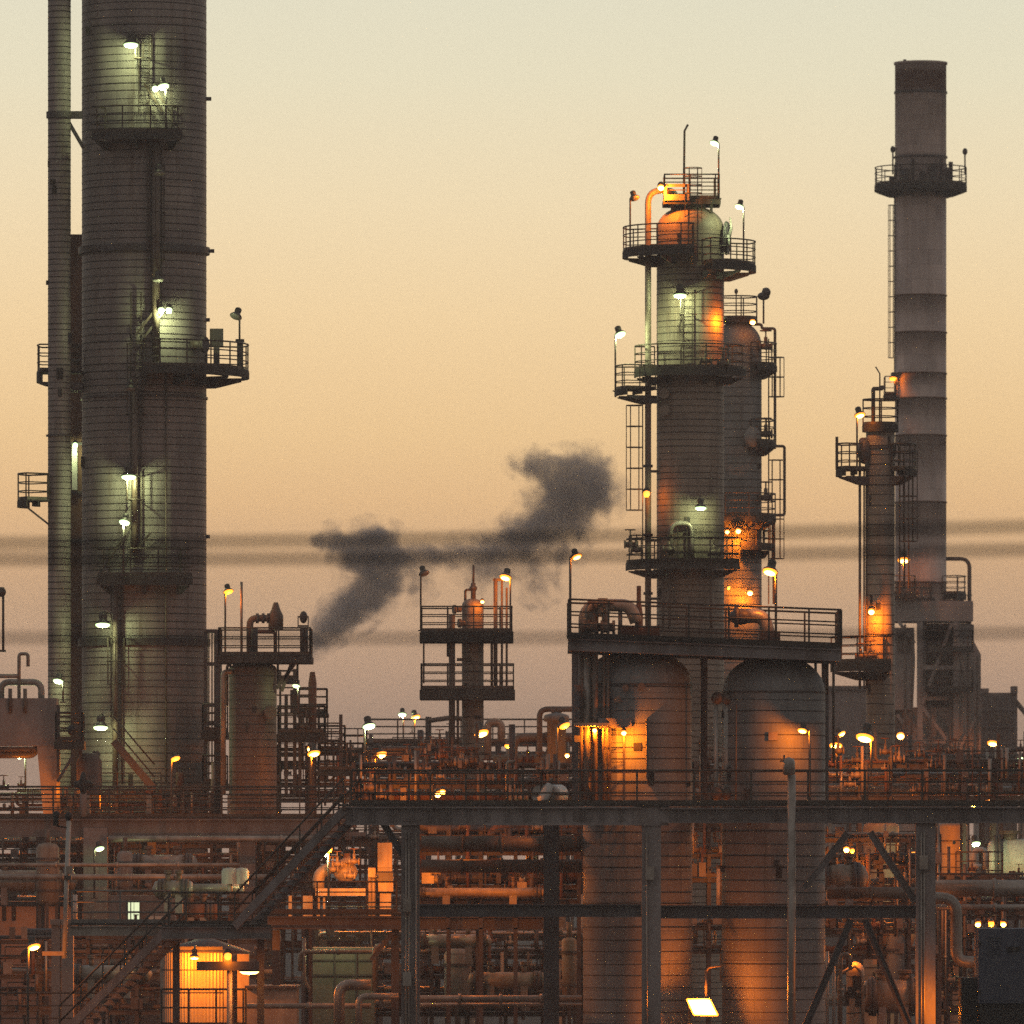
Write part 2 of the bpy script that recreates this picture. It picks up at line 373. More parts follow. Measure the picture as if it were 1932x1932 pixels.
mf = N.new('ShaderNodeMapRange'); mf.interpolation_type = 'SMOOTHSTEP'; mf.inputs[1].default_value = .45; mf.inputs[2].default_value = .97; K(sp.outputs[1], mf.inputs[0])
mx = N.new('ShaderNodeMix'); mx.data_type = 'RGBA'; K(mf.outputs[0], mx.inputs[0]); K(back, mx.inputs[6]); K(front, mx.inputs[7])
sc_ = N.new('ShaderNodeMix'); sc_.data_type = 'RGBA'; sc_.blend_type = 'ADD'; sc_.inputs[0].default_value = .006; K(mx.outputs[2], sc_.inputs[6]); K(sky.outputs[0], sc_.inputs[7])
K(sc_.outputs[2], bg.inputs[0]); bg.inputs[1].default_value = 1.22
sd = bpy.data.lights.new('sun', 'SUN'); sd.energy = .02; sd.angle = R(10); sd.color = (1,.62,.36)
so = bpy.data.objects.new('sun', sd); COL.objects.link(so); so.location = (-40, 900, 120); so.rotation_euler = Vector((.1,-1,-.03)).to_track_quat('-Z','Y').to_euler()
vs = scene.view_settings; vs.view_transform = 'Standard'; vs.look = 'None'; vs.exposure = 0; vs.gamma = 1
cy = scene.cycles
cy.use_denoising = False; cy.max_bounces = 5; cy.diffuse_bounces = 2; cy.glossy_bounces = 2; cy.transmission_bounces = 2; cy.volume_bounces = 1; w.cycles.sampling_method = 'NONE'
cy.sample_clamp_indirect = .5; cy.blur_glossy = 1.0; cy.use_adaptive_sampling = False; cy.adaptive_threshold = .02; cy.caustics_reflective = False; cy.caustics_refractive = False

g = MB().bb(-2000, 2000, -60, 3600, -.6, 0); g.build('ground', M['ground'], None, None, None, None, 'structure')

# ================================================================== left tower group
Y1 = 350.; S1 = F/Y1
def tower(label, uc, ru, Y, z1v, m, gap, head=0, nm='distillation_tower', cat='tower', seed=3, n=56):
    c = (X(uc, Y), Y); t = thing(nm, label, cat, (c[0], c[1], 0)); r = L(ru, Y)
    shell(t, c, r, 0, Z(z1v, Y), gap, head, m, n, rs=seed); return t, c, r
T, c, r = tower('huge dark insulated tower cut off by the top of the picture, tallest of all', 272, 117.5, Y1, -120, 'jacket', .30, 0)
hoop(T, c, r, Z(474,Y1), .28, .14); hoop(T, c, r, Z(1213,Y1), .3, .16); hoop(T, c, r, Z(752,Y1), .1, .06)
zz = lambda v: Z(v, Y1)
platform(T, c, zz(262), r, r+1.05, -124, -62, .3)
platform(T, c, zz(700), r, r+1.75, -88, 22, .32)
platform(T, c, zz(702), r, r+1.85, 166, 196, .45)
platform(T, c, zz(1090), r, r+1.0, -120, -54, .4)
for u, v0, v1 in ((277,225,80),(300,600,285),(262,890,640),(262,1050,895),(225,1395,1180),(262,650,560),(225,1180,1105)):
    uu = (u-272)/S1; yy = c[1]-math.sqrt(max(.1, r*r-uu*uu))-.18
    ladder(T, c[0]+uu, yy, zz(v0), zz(v1), (0,-1), True, .42)
for u in (236, 318): # riser conduits held off the shell
    uu = (u-272)/S1; yy = c[1]-math.sqrt(r*r-uu*uu)-.12
    MB().tube([(c[0]+uu, yy, zz(1480)), (c[0]+uu, yy, zz(700 if u > 300 else 1090))], .045, 6).build('conduit', M['piped'], T)
MB().tube(fillet([(c[0]+.6, c[1]-r-.3, zz(290)), (c[0]+.6, c[1]-r-.3, zz(690))], .2), .16, 8).build('riser_pipe', M['piped'], T)
MB().tube([(c[0]-.25, c[1]-r-.3, zz(740)), (c[0]-.25, c[1]-r-.3, zz(1060))], .13, 8).build('riser_pipe', M['piped'], T)
MB().tube([(c[0]-1.05, c[1]-r-.26, zz(1110)), (c[0]-1.05, c[1]-r-.26, zz(1500))], .12, 8).build('riser_pipe', M['piped'], T)
for v, l in ((187,.2),(474,.32),(604,.14),(1013,.14)): # lugs that stand out on the right edge
    MB().bb(c[0]+r-.02, c[0]+r+l, c[1]-.12, c[1]+.12, zz(v)-.06, zz(v)+.08).build('lug', M['steel'], T)
for (u0,v0,u1,v1) in ((305,585,262,640),(312,600,270,655),(250,1000,205,1075),(290,1010,236,1075),(278,170,312,222),(292,172,326,222)): # inclined ladders between platforms
    yy = c[1]-r-.35
    MB().beam((X(u0,Y1), yy, zz(v0)), (X(u1,Y1), yy, zz(v1)), .06, .09).build('inclined_rail', M['rail'], T)
# post with equipment on the right end of the mid platform
a = R(8); px, py = c[0]+(r+1.3)*math.cos(a), c[1]+(r+1.3)*math.sin(a)
MB().bb(px-1.1, px-.55, py-1.3, py-1.1, zz(655), zz(622)).bb(px-.95, px-.7, py-1.25, py-1.15, zz(698), zz(655)).build('control_box', M['steel'], T)
nozzle(T, (px+.1, py-.3, zz(700)), (0,0,1), .12, 1.2, 'steel', 'valve_stand')
nozzle(T, (px-1.3, py-.9, zz(700)), (0,0,1), .1, .95, 'steel', 'valve_stand')
nozzle(T, (c[0]+r*.8, c[1]-r*.6, zz(655)), (1,-.5,0), .22, .5, 'steel', 'nozzle')

Ys = 348.5
T, c2, r2 = tower('slim dark riser column standing at the left side of the huge tower', 112, 21.5, Ys, -120, 'jacket', .24, 0, 'riser_column', 'column', 5, 36)
zs = lambda v: Z(v, Ys)
platform(T, c2, zs(944), r2, r2+1.25, 140, 222, .3, False)
MB().beam((c2[0]-1.35, c2[1]-.3, zs(956)), (c2[0]-.42, c2[1]-.1, zs(990)), .07, .07).build('brace', M['steel'], T)
hoop(T, c2, r2, zs(217), .26, .07); hoop(T, c2, r2, zs(822), .08, .08)
MB().bb(c2[0], c2[0]+.95, Ys-.12, Ys+.12, zs(224), zs(210)).beam((c2[0]+.4, Ys, zs(232)), (c2[0]+1.0, Ys, zs(280)), .16, .16).build('tie_bracket', M['steel'], T)
T = thing('rusty_riser', 'rust brown square riser in the slot between slim column and huge tower', 'duct', (X(142,356),356,0))
MB().bb(X(129,356), X(156,356), 355.7, 356.6, 0, Z(443,356)).build('duct_body', M['rust'], T)
MB().bb(X(137,356), X(147,356), 355.45, 355.68, Z(930,356)+.1, Z(842,356)).build('pale_lit_strip', M['pipew'], T)  # pale strip added to stand for the lamp-lit stretch of the riser
for v in (680, 838, 930, 1020, 1180): MB().bb(X(128,356)-.02, X(157,356)+.02, 355.62, 356.68, Z(v,356)-.05, Z(v,356)+.05).build('flange', M['steel'], T)

# ================================================================== middle column pair
Y2 = 388.; S2 = F/Y2; z2 = lambda v: Z(v, Y2)
T, c, r = tower('domed column lit orange and green at its top, rising in the middle right', 1302.5, 63.5, Y2, 432, 'jacketw', .30, L(44,Y2), seed=9)
platform(T, c, z2(474), r, L(128,Y2), 158, 272, .34)
platform(T, c, z2(501), r, L(124,Y2), -72, 24, .34)
platform(T, c, z2(698), r, L(106,Y2), 175, 350, .36)
platform(T, c, z2(736), r+.25, L(143,Y2), 172, 212, .3)
platform(T, c, z2(1062), r, L(122,Y2), 176, 318, .36)
o = rect_platform(T, X(1252,Y2), X(1357,Y2), Y2-1.2, Y2+1.2, z2(377), .22, 'fblr')
MB().ring((X(1307,Y2), Y2-.3), z2(377), z2(377)+1.25, .5, .53, 0, 360).build('hatch_cage', M['rail'], o) if 0 else None
hc = MB(); hx = X(1307,Y2)
for k in range(4): hc.tube(arc((hx,Y2-1.35), z2(377)+.2+.38*k, .38, 0, 360), .022, 5)
for k in range(6): hc.beam((hx+.38*math.cos(k*1.05), Y2-1.35+.38*math.sin(k*1.05), z2(430)), (hx+.38*math.cos(k*1.05), Y2-1.35+.38*math.sin(k*1.05), z2(377)+1.35), .03, .03)
hc.build('ladder_cage', M['rail'], T)
for sx in (1268, 1300, 1342):
    for yy in (-.8, .8): MB().beam((X(sx,Y2), Y2+yy, z2(405)), (X(sx,Y2), Y2+yy, z2(383)), .09, .09).build('platform_leg', M['steel'], T)
MB().bb(X(1252,Y2), X(1298,Y2), Y2-1.33, Y2-1.26, z2(357), z2(351)).bb(X(1252,Y2), X(1298,Y2), Y2-1.33, Y2-1.26, z2(382), z2(371)).bb(X(1252,Y2), X(1257,Y2), Y2-1.34, Y2-1.25, z2(382), z2(351)).bb(X(1294,Y2), X(1299,Y2), Y2-1.34, Y2-1.25, z2(382), z2(351)).build('frame', M['equip'], T)
pts = [(X(1275,Y2),Y2,z2(395)), (X(1275,Y2),Y2,z2(360)), (X(1222.5,Y2),Y2-.35,z2(360)), (X(1222.5,Y2),Y2-.35,z2(1490))]
MB().tube(fillet(pts, .7, 8), L(6,Y2), 14).build('overhead_pipe', M['equip'], T)
for v in (475, 690, 880, 1010, 1120): MB().tube([(X(1222.5,Y2),Y2-.35,z2(v)-.06),(X(1222.5,Y2),Y2-.35,z2(v)+.06)], L(9,Y2), 14).bb(X(1222,Y2), X(1242,Y2), Y2-.4, Y2-.3, z2(v)-.3, z2(v)-.18).build('pipe_flange', M['steel'], T)
MB().tube([(X(1290,Y2),Y2,z2(377)), (X(1291.5,Y2),Y2,z2(247)), (X(1298,Y2),Y2,z2(235))], .05, 6).build('lightning_rod', M['rail'], T)
nozzle(T, (X(1364,Y2),Y2-.2,z2(450)), (1,-.2,0), .5, .12, 'jacketg', 'manway')
MB().lathe([(.36,0),(.36,.1),(.02,.12)], (0,0), 20).xform(Matrix.Translation((X(1373,Y2),Y2-.6,z2(460))) @ Matrix.Rotation(R(80),4,'Y')).build('manway_cover', M['pipew'], T)
MB().tube([(X(1374,Y2),Y2-.5,z2(450)), (X(1379,Y2),Y2-.5,z2(432)), (X(1377,Y2),Y2-.5,z2(412))], [.1,.07,.03], 6).build('davit', M['pipew'], T)
ladder(T, X(1296,Y2), Y2-r-.2, z2(690), z2(555), (0,-1)); ladder(T, X(1212,Y2), Y2-.75, z2(1055), z2(748), (-1,0)); ladder(T, X(1286,Y2), Y2-r-.2, z2(1062), z2(985)); ladder(T, X(1306,Y2), Y2-r-.2, z2(496), z2(385))
MB().tube(fillet([(X(1264,Y2),Y2-r-.2,z2(1050)),(X(1264,Y2),Y2-r-.3,z2(990)),(X(1304,Y2),Y2-r-.3,z2(990)),(X(1304,Y2),Y2-r-.3,z2(1060))], .4), .11, 9).build('reflux_pipe', M['pipe'], T)
for u in (1250, 1262, 1340): MB().tube([(X(u,Y2),Y2-r-.1,z2(1075)), (X(u,Y2),Y2-r-.1,z2(1190))], .06, 6).build('drop_pipe', M['piped'], T)
for i, (u, v) in enumerate(((1188,1030),(1200,1040),(1345,1045),(1260,1040),(1362,690),(1330,685))): valve(T, (X(u,Y2), Y2-r-.55, z2(v)), .26, 'piped')
for u, v in ((1256, 745),(1256,777)): nozzle(T, (X(u,Y2), Y2-r*.68, z2(v)), (-.3,-1,0), .16, .2, 'jacketw', 'thermowell')

Y3 = 412.; z3 = lambda v: Z(v, Y3)
T, c, r = tower('darker domed column half hidden behind the right side of the middle column', 1391, 46, Y3, 652, 'jacketg', .4, L(46,Y3), seed=12, n=40)
platform(T, c, z3(602), .25, L(38,Y3), 0, 360, .2, False)
MB().tube([(c[0],c[1],z3(610)),(c[0],c[1],z3(598))], .4, 12).build('top_nozzle', M['steel'], T)
platform(T, c, z3(690), r, L(75,Y3), -60, 50, .3); platform(T, c, z3(835), r, L(73,Y3), -60, 50, .3); platform(T, c, z3(974), r, L(73,Y3), -128, 50, .3)
platform(T, c, z3(1030), r, L(66,Y3), -85, 10, .25)
MB().tube(fillet([(X(1400,Y3),Y3,z3(612)),(X(1437,Y3),Y3,z3(612)),(X(1437,Y3),Y3-.1,z3(620)),(X(1462,Y3),Y3-.1,z3(620)),(X(1462,Y3),Y3-.1,z3(842)),(X(1480,Y3),Y3-.1,z3(842)),(X(1480,Y3),Y3-.1,z3(972)),(X(1460,Y3),Y3-.1,z3(972)),(X(1460,Y3),Y3-.1,z3(1140))], .12), .07, 8).build('side_pipe', M['piped'], T)
ladder(T, X(1450,Y3), Y3-.2, z3(835), z3(640), (1,0)); ladder(T, X(1450,Y3), Y3-.2, z3(1140), z3(840), (1,0))
MB().tube([(X(1440,Y3),Y3-.5,z3(612)),(X(1440,Y3),Y3-.5,z3(545))], .045, 6).ell((X(1440,Y3),Y3-.5,z3(560)), .3,.2,.2).ell((X(1445,Y3),Y3-.5,z3(553)), .22,.22,.24).build('siren_horn', M['steel'], T)
MB().tube([(X(1388,Y3),Y3-.9,z3(602)),(X(1388,Y3),Y3-.9,z3(552))], .03, 6).ell((X(1388,Y3),Y3-.9,z3(552)), .09,.09,.13).build('beacon', M['steel'], T)
for v in (655, 820, 940): valve(T, (X(1444,Y3), Y3-.7, z3(v)), .3, 'piped')
MB().ell((X(1418,Y3),Y3-r-.1,z3(828)), .42,.3,.55).build('manway', M['jacketg'], T)

# ================================================================== chimney and furnace on the right
Y5 = 531.; z5 = lambda v: Z(v, Y5)
bands = [(z5(175)-z5(1150), z5(135)-z5(1150), (.24,.15,.125)), (z5(330)-z5(1150), z5(292)-z5(1150), (.34,.28,.26))]
c = (X(1737,Y5), Y5); r = L(48.5,Y5)
T = thing('chimney', 'tall plain steel chimney with a rusty dark band near its rim', 'chimney', (c[0],c[1],z5(1150)))
m5 = rusted('stack_plate_banded', (.60,.50,.46), (.44,.33,.28), bands=bands); 
pr = [(r*1.01, z5(1150))]; msl = []
for v in (1100, 948, 822, 752, 705, 628, 558): pr += [(r, z5(v)-.05),(r+.05,z5(v)-.045),(r+.05,z5(v)+.045),(r,z5(v)+.05)]; msl += [0,1,1,1]
pr += [(r, z5(123)), (r+.07,z5(122)), (r+.07,z5(118)), (r-.08,z5(118)), (r-.08,z5(135)), (0,z5(136))]; msl += [0]*6
MB().lathe(pr, c, 56, mat=msl).build('stack', [m5, M['rust']], T)
hoop(T, c, r, z5(175), .14, .06); hoop(T,c,r,z5(297),.1,.08)
platform(T, c, z5(349), r, L(87,Y5), 0, 360, .42)
for k in range(9): # boxes and pipes standing round the chimney platform
    an = R(-165+k*19); MB().beam((c[0]+(r+.3)*math.cos(an),c[1]+(r+.3)*math.sin(an),z5(349)),(c[0]+(r+.3)*math.cos(an),c[1]+(r+.3)*math.sin(an),z5(349)+(.5,1.3,.9,1.5,.7,1.2,1.5,1.0,1.4)[k]),(.3,.15,.5,.2,.4,.5,.2,.3,.25)[k],.3).build('instrument_box', M['steel'], T)
MB().ring(c, z5(364), z5(362), r, L(80,Y5), 0, 360).build('soffit', M['steel'], T)
for u, b in ((1684, 283), (1820, 287)):
    MB().tube([(X(u,Y5), Y5-.4, z5(330)), (X(u,Y5), Y5-.4, z5(b))], .05, 6).ell((X(u,Y5),Y5-.4,z5(b)), .16,.16,.22).build('aviation_light', M['lamp'], T)
ladder(T, X(1687.5,Y5), Y5-.1, z5(742), z5(366), (-1,0), True, .4, cr=.2)
rect_platform(T, X(1668,Y5), X(1690,Y5), Y5-.9, Y5+.6, z5(744), .35, 'flr')
MB().tube([(X(1707,Y5), Y5, z5(118)), (X(1707,Y5), Y5, z5(112))], .1, 6).build('rim_lug', M['steel'], T)
platform(T, c, z5(1120), r, L(86,Y5), -40, 40, .4)
platform(T, c, z5(1132), r, L(70,Y5), -150, -70, .3)
pipe('dark hairpin pipe bending down beside the foot of the tall chimney', [(X(1775,Y5),Y5,z5(1054)),(X(1829,Y5),Y5,z5(1054)),(X(1829,Y5),Y5,z5(1330))], .13, 'piped', .6)

T = thing('furnace', 'grey braced furnace frame carrying the tall chimney', 'furnace', (X(1760,Y5),Y5,0))
MB().bb(X(1676,Y5), X(1832,Y5), Y5-2.6, Y5+2.6, z5(1174), z5(1136)).build('breeching_box', M['stack'], T)
MB().bb(X(1745,Y5), X(1830,Y5), Y5+.4, Y5+2.4, 0, z5(1176)).build('casing', M['rust'], T)
MB().add([(X(u,Y5),Y5+y,z5(v)) for y in (-2.2,2.2) for u,v in ((1797,1180),(1834,1180),(1834,1212),(1847,1236),(1847,1500),(1797,1500))], [(0,1,2,3,4,5),(11,10,9,8,7,6)]+[(i,(i+6),(i+1)%6+6,(i+1)%6) for i in range(6)]).build('end_wall', M['stack'], T)
MB().add([(X(u,Y5),Y5-1.9+y,z5(v)) for y in (0,3.4) for u,v in ((1640,1186),(1722,1186),(1724,1250),(1720,1340),(1640,1340))], [(0,1,2,3,4),(9,8,7,6,5)]+[(i,(i+5),(i+1)%5+5,(i+1)%5) for i in range(5)]).build('hopper', M['stack'], T)
MB().bb(X(1640,Y5), X(1800,Y5), Y5-1.0, Y5+2.2, 0, z5(1335)).build('firebox', M['stack'], T)
MB().bb(X(1733,Y5), X(1746,Y5), Y5-1.2, Y5+2.2, 0, z5(1176)).build('casing', M['stack'], T)
for k_, (u0,u1,v0,v1) in enumerate(((1742,1772,1262,1180),(1774,1798,1262,1180),(1742,1798,1318,1268),(1690,1716,1232,1196),(1660,1690,1420,1350),(1800,1832,1290,1250))): MB().bb(X(u0,Y5),X(u1,Y5),(Y5+.28 if k_ < 3 else Y5-2.02),(Y5+.38 if k_ < 3 else Y5-1.92) if k_ != 4 else Y5-1.02,z5(v0),z5(v1)).build('access_panel', M['piped'], T)
for u_, v0, v1 in ((1704,1480,1180),(1716,1480,1200),(1752,1480,1330),(1788,1480,1300),(1822,1480,1200),(1840,1480,1240)): MB().tube([(X(u_,Y5),Y5-2.75,z5(v0)),(X(u_,Y5),Y5-2.75,z5(v1))], .07, 7).build('riser_pipe', M['piped'], T)
for v_ in (1225, 1300): rect_platform(T, X(1742,Y5), X(1830,Y5), Y5-3.6, Y5-2.7, z5(v_), .2, 'flr')
for u in (1732, 1800): MB().ibeam((X(u,Y5),Y5-2.35,0), (X(u,Y5),Y5-2.35,z5(1172)), .34, .42, .06).build('column', M['stack'], T)
for u0,v0,u1,v1 in ((1792,1178,1736,1330),(1796,1178,1822,1300),(1690,1172,1722,1215),(1736,1335,1845,1480),(1690,1350,1790,1490),(1846,1340,1770,1480)): MB().beam((X(u0,Y5),Y5-2.5,z5(v0)), (X(u1,Y5),Y5-2.5,z5(v1)), .18, .2).build('brace', M['stack'], T)
for v in (1261, 1319, 1400): MB().beam((X(1734,Y5),Y5-2.45,z5(v)), (X(1808,Y5),Y5-2.45,z5(v)), .2, .24).build('crossbeam', M['stack'], T)
o = rect_platform(T, X(1676,Y5), X(1722,Y5), Y5-3.6, Y5-2.65, z5(1122), .3, 'flr')
T = thing('sheet_building', 'grey sheet clad block at the right edge beside the furnace', 'building', (X(1882,545),545,0))
MB().bb(X(1846,545), X(1916,545), 543, 551, 0, Z(1308,545)).build('wall', M['wall'], T)
MB().bb(X(1903,545), X(1916,545), 542.7, 543.1, Z(1309,545), Z(1296,545)).bb(X(1846,545), X(1862,545), 542.7, 543.1, Z(1309,545), Z(1300,545)).build('parapet', M['wall'], T)
for i in range(6): MB().bb(X(1856+i*11,545)-.06, X(1856+i*11,545)+.06, 542.85, 542.99, 0, Z(1314,545)).build('rib', M['steelg'], T)
pipe('dark pipe slanting down off the right end of the grey sheet block', [(X(1912,540),540,Z(1318,540)),(X(1975,540),540,Z(1395,540))], .16, 'piped', None, False)
pipe('dark horizontal pipe leaving the grey sheet block towards the right edge', [(X(1840,541),541,Z(1412,541)),(X(1975,541),541,Z(1412,541))], .13, 'piped', None, False)
for v_ in (1340, 1372, 1404, 1440): MB().bb(X(1847,545),X(1915,545),542.8,542.9,Z(v_,545)-.06,Z(v_,545)+.06).build('girt', M['steelg'], T)
for u_, v_ in ((1868,1350),(1890,1350),(1868,1420)): MB().bb(X(u_,545),X(u_+12,545),542.75,542.79,Z(v_+16,545),Z(v_,545)).build('louvre', M['piped'], T)
T = thing('far_shed', 'mauve grey building far behind the right hand drum', 'building', (X(1600,570),570,0))
MB().bb(X(1545,570), X(1650,570), 570, 580, 0, Z(1300,570)).build('wall', M['wall'], T)
MB().add([(X(u,570),y,Z(v,570)) for y in (569.8,580.2) for u,v in ((1540,1302),(1655,1302),(1640,1294),(1562,1294))], [(0,1,2,3),(7,6,5,4),(0,4,5,1),(1,5,6,2),(2,6,7,3),(3,7,4,0)]).build('roof', M['steelg'], T)

# right hand slim column in front of the chimney
Y4 = 360.; z4 = lambda v: Z(v, Y4)
T, c, r = tower('slim column standing directly in front of the tall chimney', 1661, 27, Y4, 806, 'jacketw', .42, .12, seed=21, n=36)
platform(T, c, z4(802), .1, L(34,Y4), 0, 360, .3, False); platform(T, c, z4(886), r, L(84,Y4), 150, 215, .3); platform(T, c, z4(886), r, L(68,Y4), -50, 30, .3)
platform(T, c, z4(1250), r, L(94,Y4), 150, 280, .4); hoop(T, c, r, z4(845), .1, .05)
MB().tube(fillet([(X(1647,Y4),Y4-.3,z4(800)),(X(1647,Y4),Y4-.3,z4(734)),(X(1664,Y4),Y4-.3,z4(734)),(X(1664,Y4),Y4-.3,z4(728))], .06), .085, 8).build('vent_pipe', M['piped'], T)
MB().tube([(X(1660,Y4),Y4,z4(800)),(X(1660,Y4),Y4,z4(705)),(X(1652,Y4),Y4,z4(692))], .03, 6).build('lightning_rod', M['rail'], T)
for u in (1622, 1630, 1634): MB().tube([(X(u,Y4),Y4-.2,z4(1300)),(X(u,Y4),Y4-.2,z4(885))], .06 if u == 1622 else .04, 7).build('riser_pipe', M['piped'], T)
MB().tube(fillet([(X(1622,Y4),Y4-.2,z4(885)),(X(1622,Y4),Y4-.2,z4(828)),(X(1634,Y4),Y4-.2,z4(828))], .15), .05, 7).build('riser_bend', M['piped'], T)
MB().ell((X(1630,Y4),Y4-.3,z4(852)), .3,.35,.55).build('manway', M['steel'], T)
ladder(T, X(1697,Y4), Y4-.2, z4(1120), z4(830), (1,0)); 
for u in (1706, 1714): MB().tube([(X(u,Y4),Y4-.2,z4(1110)),(X(u,Y4),Y4-.2,z4(890))], .035, 6).build('riser_pipe', M['piped'], T)
valve(T, (X(1640,Y4),Y4-1.0,z4(1238)), .25); valve(T, (X(1622,Y4),Y4-1.0,z4(1240)), .22); MB().beam((X(1578,Y4),Y4-.5,z4(825)),(X(1578,Y4),Y4-.5,z4(888)),.12,.12).build('post', M['rail'], T)

# slender column in the middle distance
Y6 = 375.; z6 = lambda v: Z(v, Y6)
T, c, r = tower('slender column with two square railed platforms in the middle', 892, 20.5, Y6, 1142, 'jacketw', .4, .3, seed=31, n=32)
rect_platform(T, X(794,Y6), X(967,Y6), Y6-1.6, Y6+1.6, z6(1192), .42, 'fblr'); rect_platform(T, X(794,Y6), X(970,Y6), Y6-1.6, Y6+1.6, z6(1300), .42, 'fblr')
for u, w_, v0, v1 in ((853,.14,1430,1160),(935,.09,1300,1093),(947,.05,1300,1095),(956,.05,1300,1110),(928,.06,1190,1300),(845,.05,1240,1192),(864,.06,1425,1300)): MB().tube([(X(u,Y6),Y6-.9,z6(v0)),(X(u,Y6),Y6-.9,z6(v1))], w_, 8).build('riser_pipe', M['piped'], T)
MB().tube(fillet([(X(878,Y6),Y6,z6(1135)),(X(878,Y6),Y6,z6(1113)),(X(893,Y6),Y6,z6(1113))], .1), .06, 7).tube([(X(893,Y6),Y6,z6(1135)),(X(893,Y6),Y6,z6(1100))], .11, 8).ell((X(893,Y6),Y6,z6(1110)), .18,.18,.14).tube([(X(893,Y6),Y6,z6(1100)),(X(893.5,Y6),Y6,z6(1066))], .05, 6).build('vent', M['piped'], T)
MB().beam((X(930,Y6),Y6-.9,z6(1095)),(X(958,Y6),Y6-.9,z6(1095)),.1,.12).build('crossbar', M['steel'], T)
MB().beam((X(800,Y6),Y6-1.2,z6(1200)),(X(800,Y6),Y6-1.2,z6(1290)),.08,.08).build('hanger', M['rail'], T)
for u in (870, 880): nozzle(T, (X(u,Y6),Y6-r*.5,z6(1150 if u < 875 else 1176)), (-1,-.3,0), .13, .25)
nozzle(T, (X(862,Y6),Y6-.6,z6(1245)), (1,0,0), .07, .5)

# ================================================================== vessel with square top platform, left of centre
Y7 = 342.; z7 = lambda v: Z(v, Y7)
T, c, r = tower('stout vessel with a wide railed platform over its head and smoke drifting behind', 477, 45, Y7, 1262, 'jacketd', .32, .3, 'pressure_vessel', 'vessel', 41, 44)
rect_platform(T, X(414,Y7), X(588,Y7), Y7-1.7, Y7+1.7, z7(1237), .26, 'fblr')
MB().tube(fillet([(X(472,Y7),Y7-.4,z7(1260)),(X(472,Y7),Y7-.4,z7(1167)),(X(521,Y7),Y7-.4,z7(1167)),(X(521,Y7),Y7-.4,z7(1180))], .28), L(6.5,Y7), 12).build('vapour_pipe', M['piped'], T)
MB().lathe([(.15,-.5),(.3,-.48),(.3,.1),(.18,.35),(.1,.6)], (X(521,Y7),Y7-.4,z7(1167)), 12).tube([(X(521,Y7),Y7-.4,z7(1160)),(X(521,Y7),Y7-.4,z7(1137))], .09, 8).build('relief_valve', M['piped'], T)
for u in (486, 497, 507): MB().tube([(X(u,Y7)-.06,Y7-.4,z7(1167)),(X(u,Y7)+.06,Y7-.4,z7(1167))], .2, 12).build('pipe_flange', M['steel'], T)
MB().tube(fillet([(X(480,Y7),Y7-.5,z7(1193)),(X(520,Y7),Y7-.5,z7(1193)),(X(520,Y7),Y7-.5,z7(1237))], .15), .07, 8).build('branch_pipe', M['rust'], T)
for u in (482, 575): MB().tube([(X(u,Y7),Y7-1.2,z7(1237)),(X(u,Y7),Y7-1.2,z7(1187))], .16 if u > 500 else .13, 8).build('standpipe', M['steel'], T)
MB().bb(X(563,Y7),X(584,Y7),Y7-1.4,Y7-1.0,z7(1184),z7(1181)).bb(X(563,Y7),X(565,Y7),Y7-1.4,Y7-1.3,z7(1181),z7(1167)).bb(X(582,Y7),X(584,Y7),Y7-1.4,Y7-1.3,z7(1181),z7(1167)).bb(X(563,Y7),X(584,Y7),Y7-1.4,Y7-1.35,z7(1167),z7(1164)).ell((X(574,Y7),Y7-1.2,z7(1166)),.16,.16,.25).build('monitor_nozzle', M['steel'], T)
for u0,v0,u1,v1 in ((522,1300,562,1245),(532,1305,552,1248)): MB().beam((X(u0,Y7),Y7-.5,z7(v0)),(X(u1,Y7),Y7-.5,z7(v1)),.14,.14).build('knee_brace', M['steel'], T)
MB().tube(fillet([(X(440,Y7),Y7-.6,z7(1268)),(X(422,Y7),Y7-.6,z7(1268)),(X(422,Y7),Y7-.6,z7(1500))], .3), .11, 9).build('side_pipe', M['pipe'], T)
MB().tube(fillet([(X(436,Y7),Y7+.4,z7(1255)),(X(428,Y7),Y7+.4,z7(1255)),(X(428,Y7),Y7+.4,z7(1330))], .2), .06, 7).build('side_pipe', M['piped'], T)
MB().tube([(X(458,Y7),Y7-1.5,z7(1237)),(X(458,Y7),Y7-1.5,z7(1100))], .055, 7).build('lit_mast', M['equip'], T)
nozzle(T, (X(505,Y7),Y7-r*.8,z7(1345)), (.5,-1,0), .18, .25)
# ladder tower between the huge tower and that vessel
T = thing('access_tower', 'open ladder tower squeezed between the huge tower and the stout vessel', 'access tower', (X(399,346),346,0))
zA = lambda v: Z(v,346.)
for u in (387, 411): 
    for yy in (0, 1.6): MB().beam((X(u,346),346+yy,0),(X(u,346),346+yy,zA(1190)),.11 if u < 400 else .22,.12).build('post', M['steel'], T)
for v in (1190,1252,1330,1365,1395,1440,1475):
    for yy in (346, 347.6): MB().beam((X(387,346),yy,zA(v)),(X(411,346),yy,zA(v)),.08,.12).build('crossbar', M['steel'], T)
rect_platform(T, X(382,346), X(428,346), 345.4, 347.8, zA(1378), .3, 'fbl'); rect_platform(T, X(382,346), X(428,346), 345.6, 347.8, zA(1475), .3, 'fbl')
for u in (393, 399, 404): MB().tube([(X(u,346),346.6,zA(1500)),(X(u,346),346.6,zA(1190))], .03, 6).build('conduit', M['piped'], T)

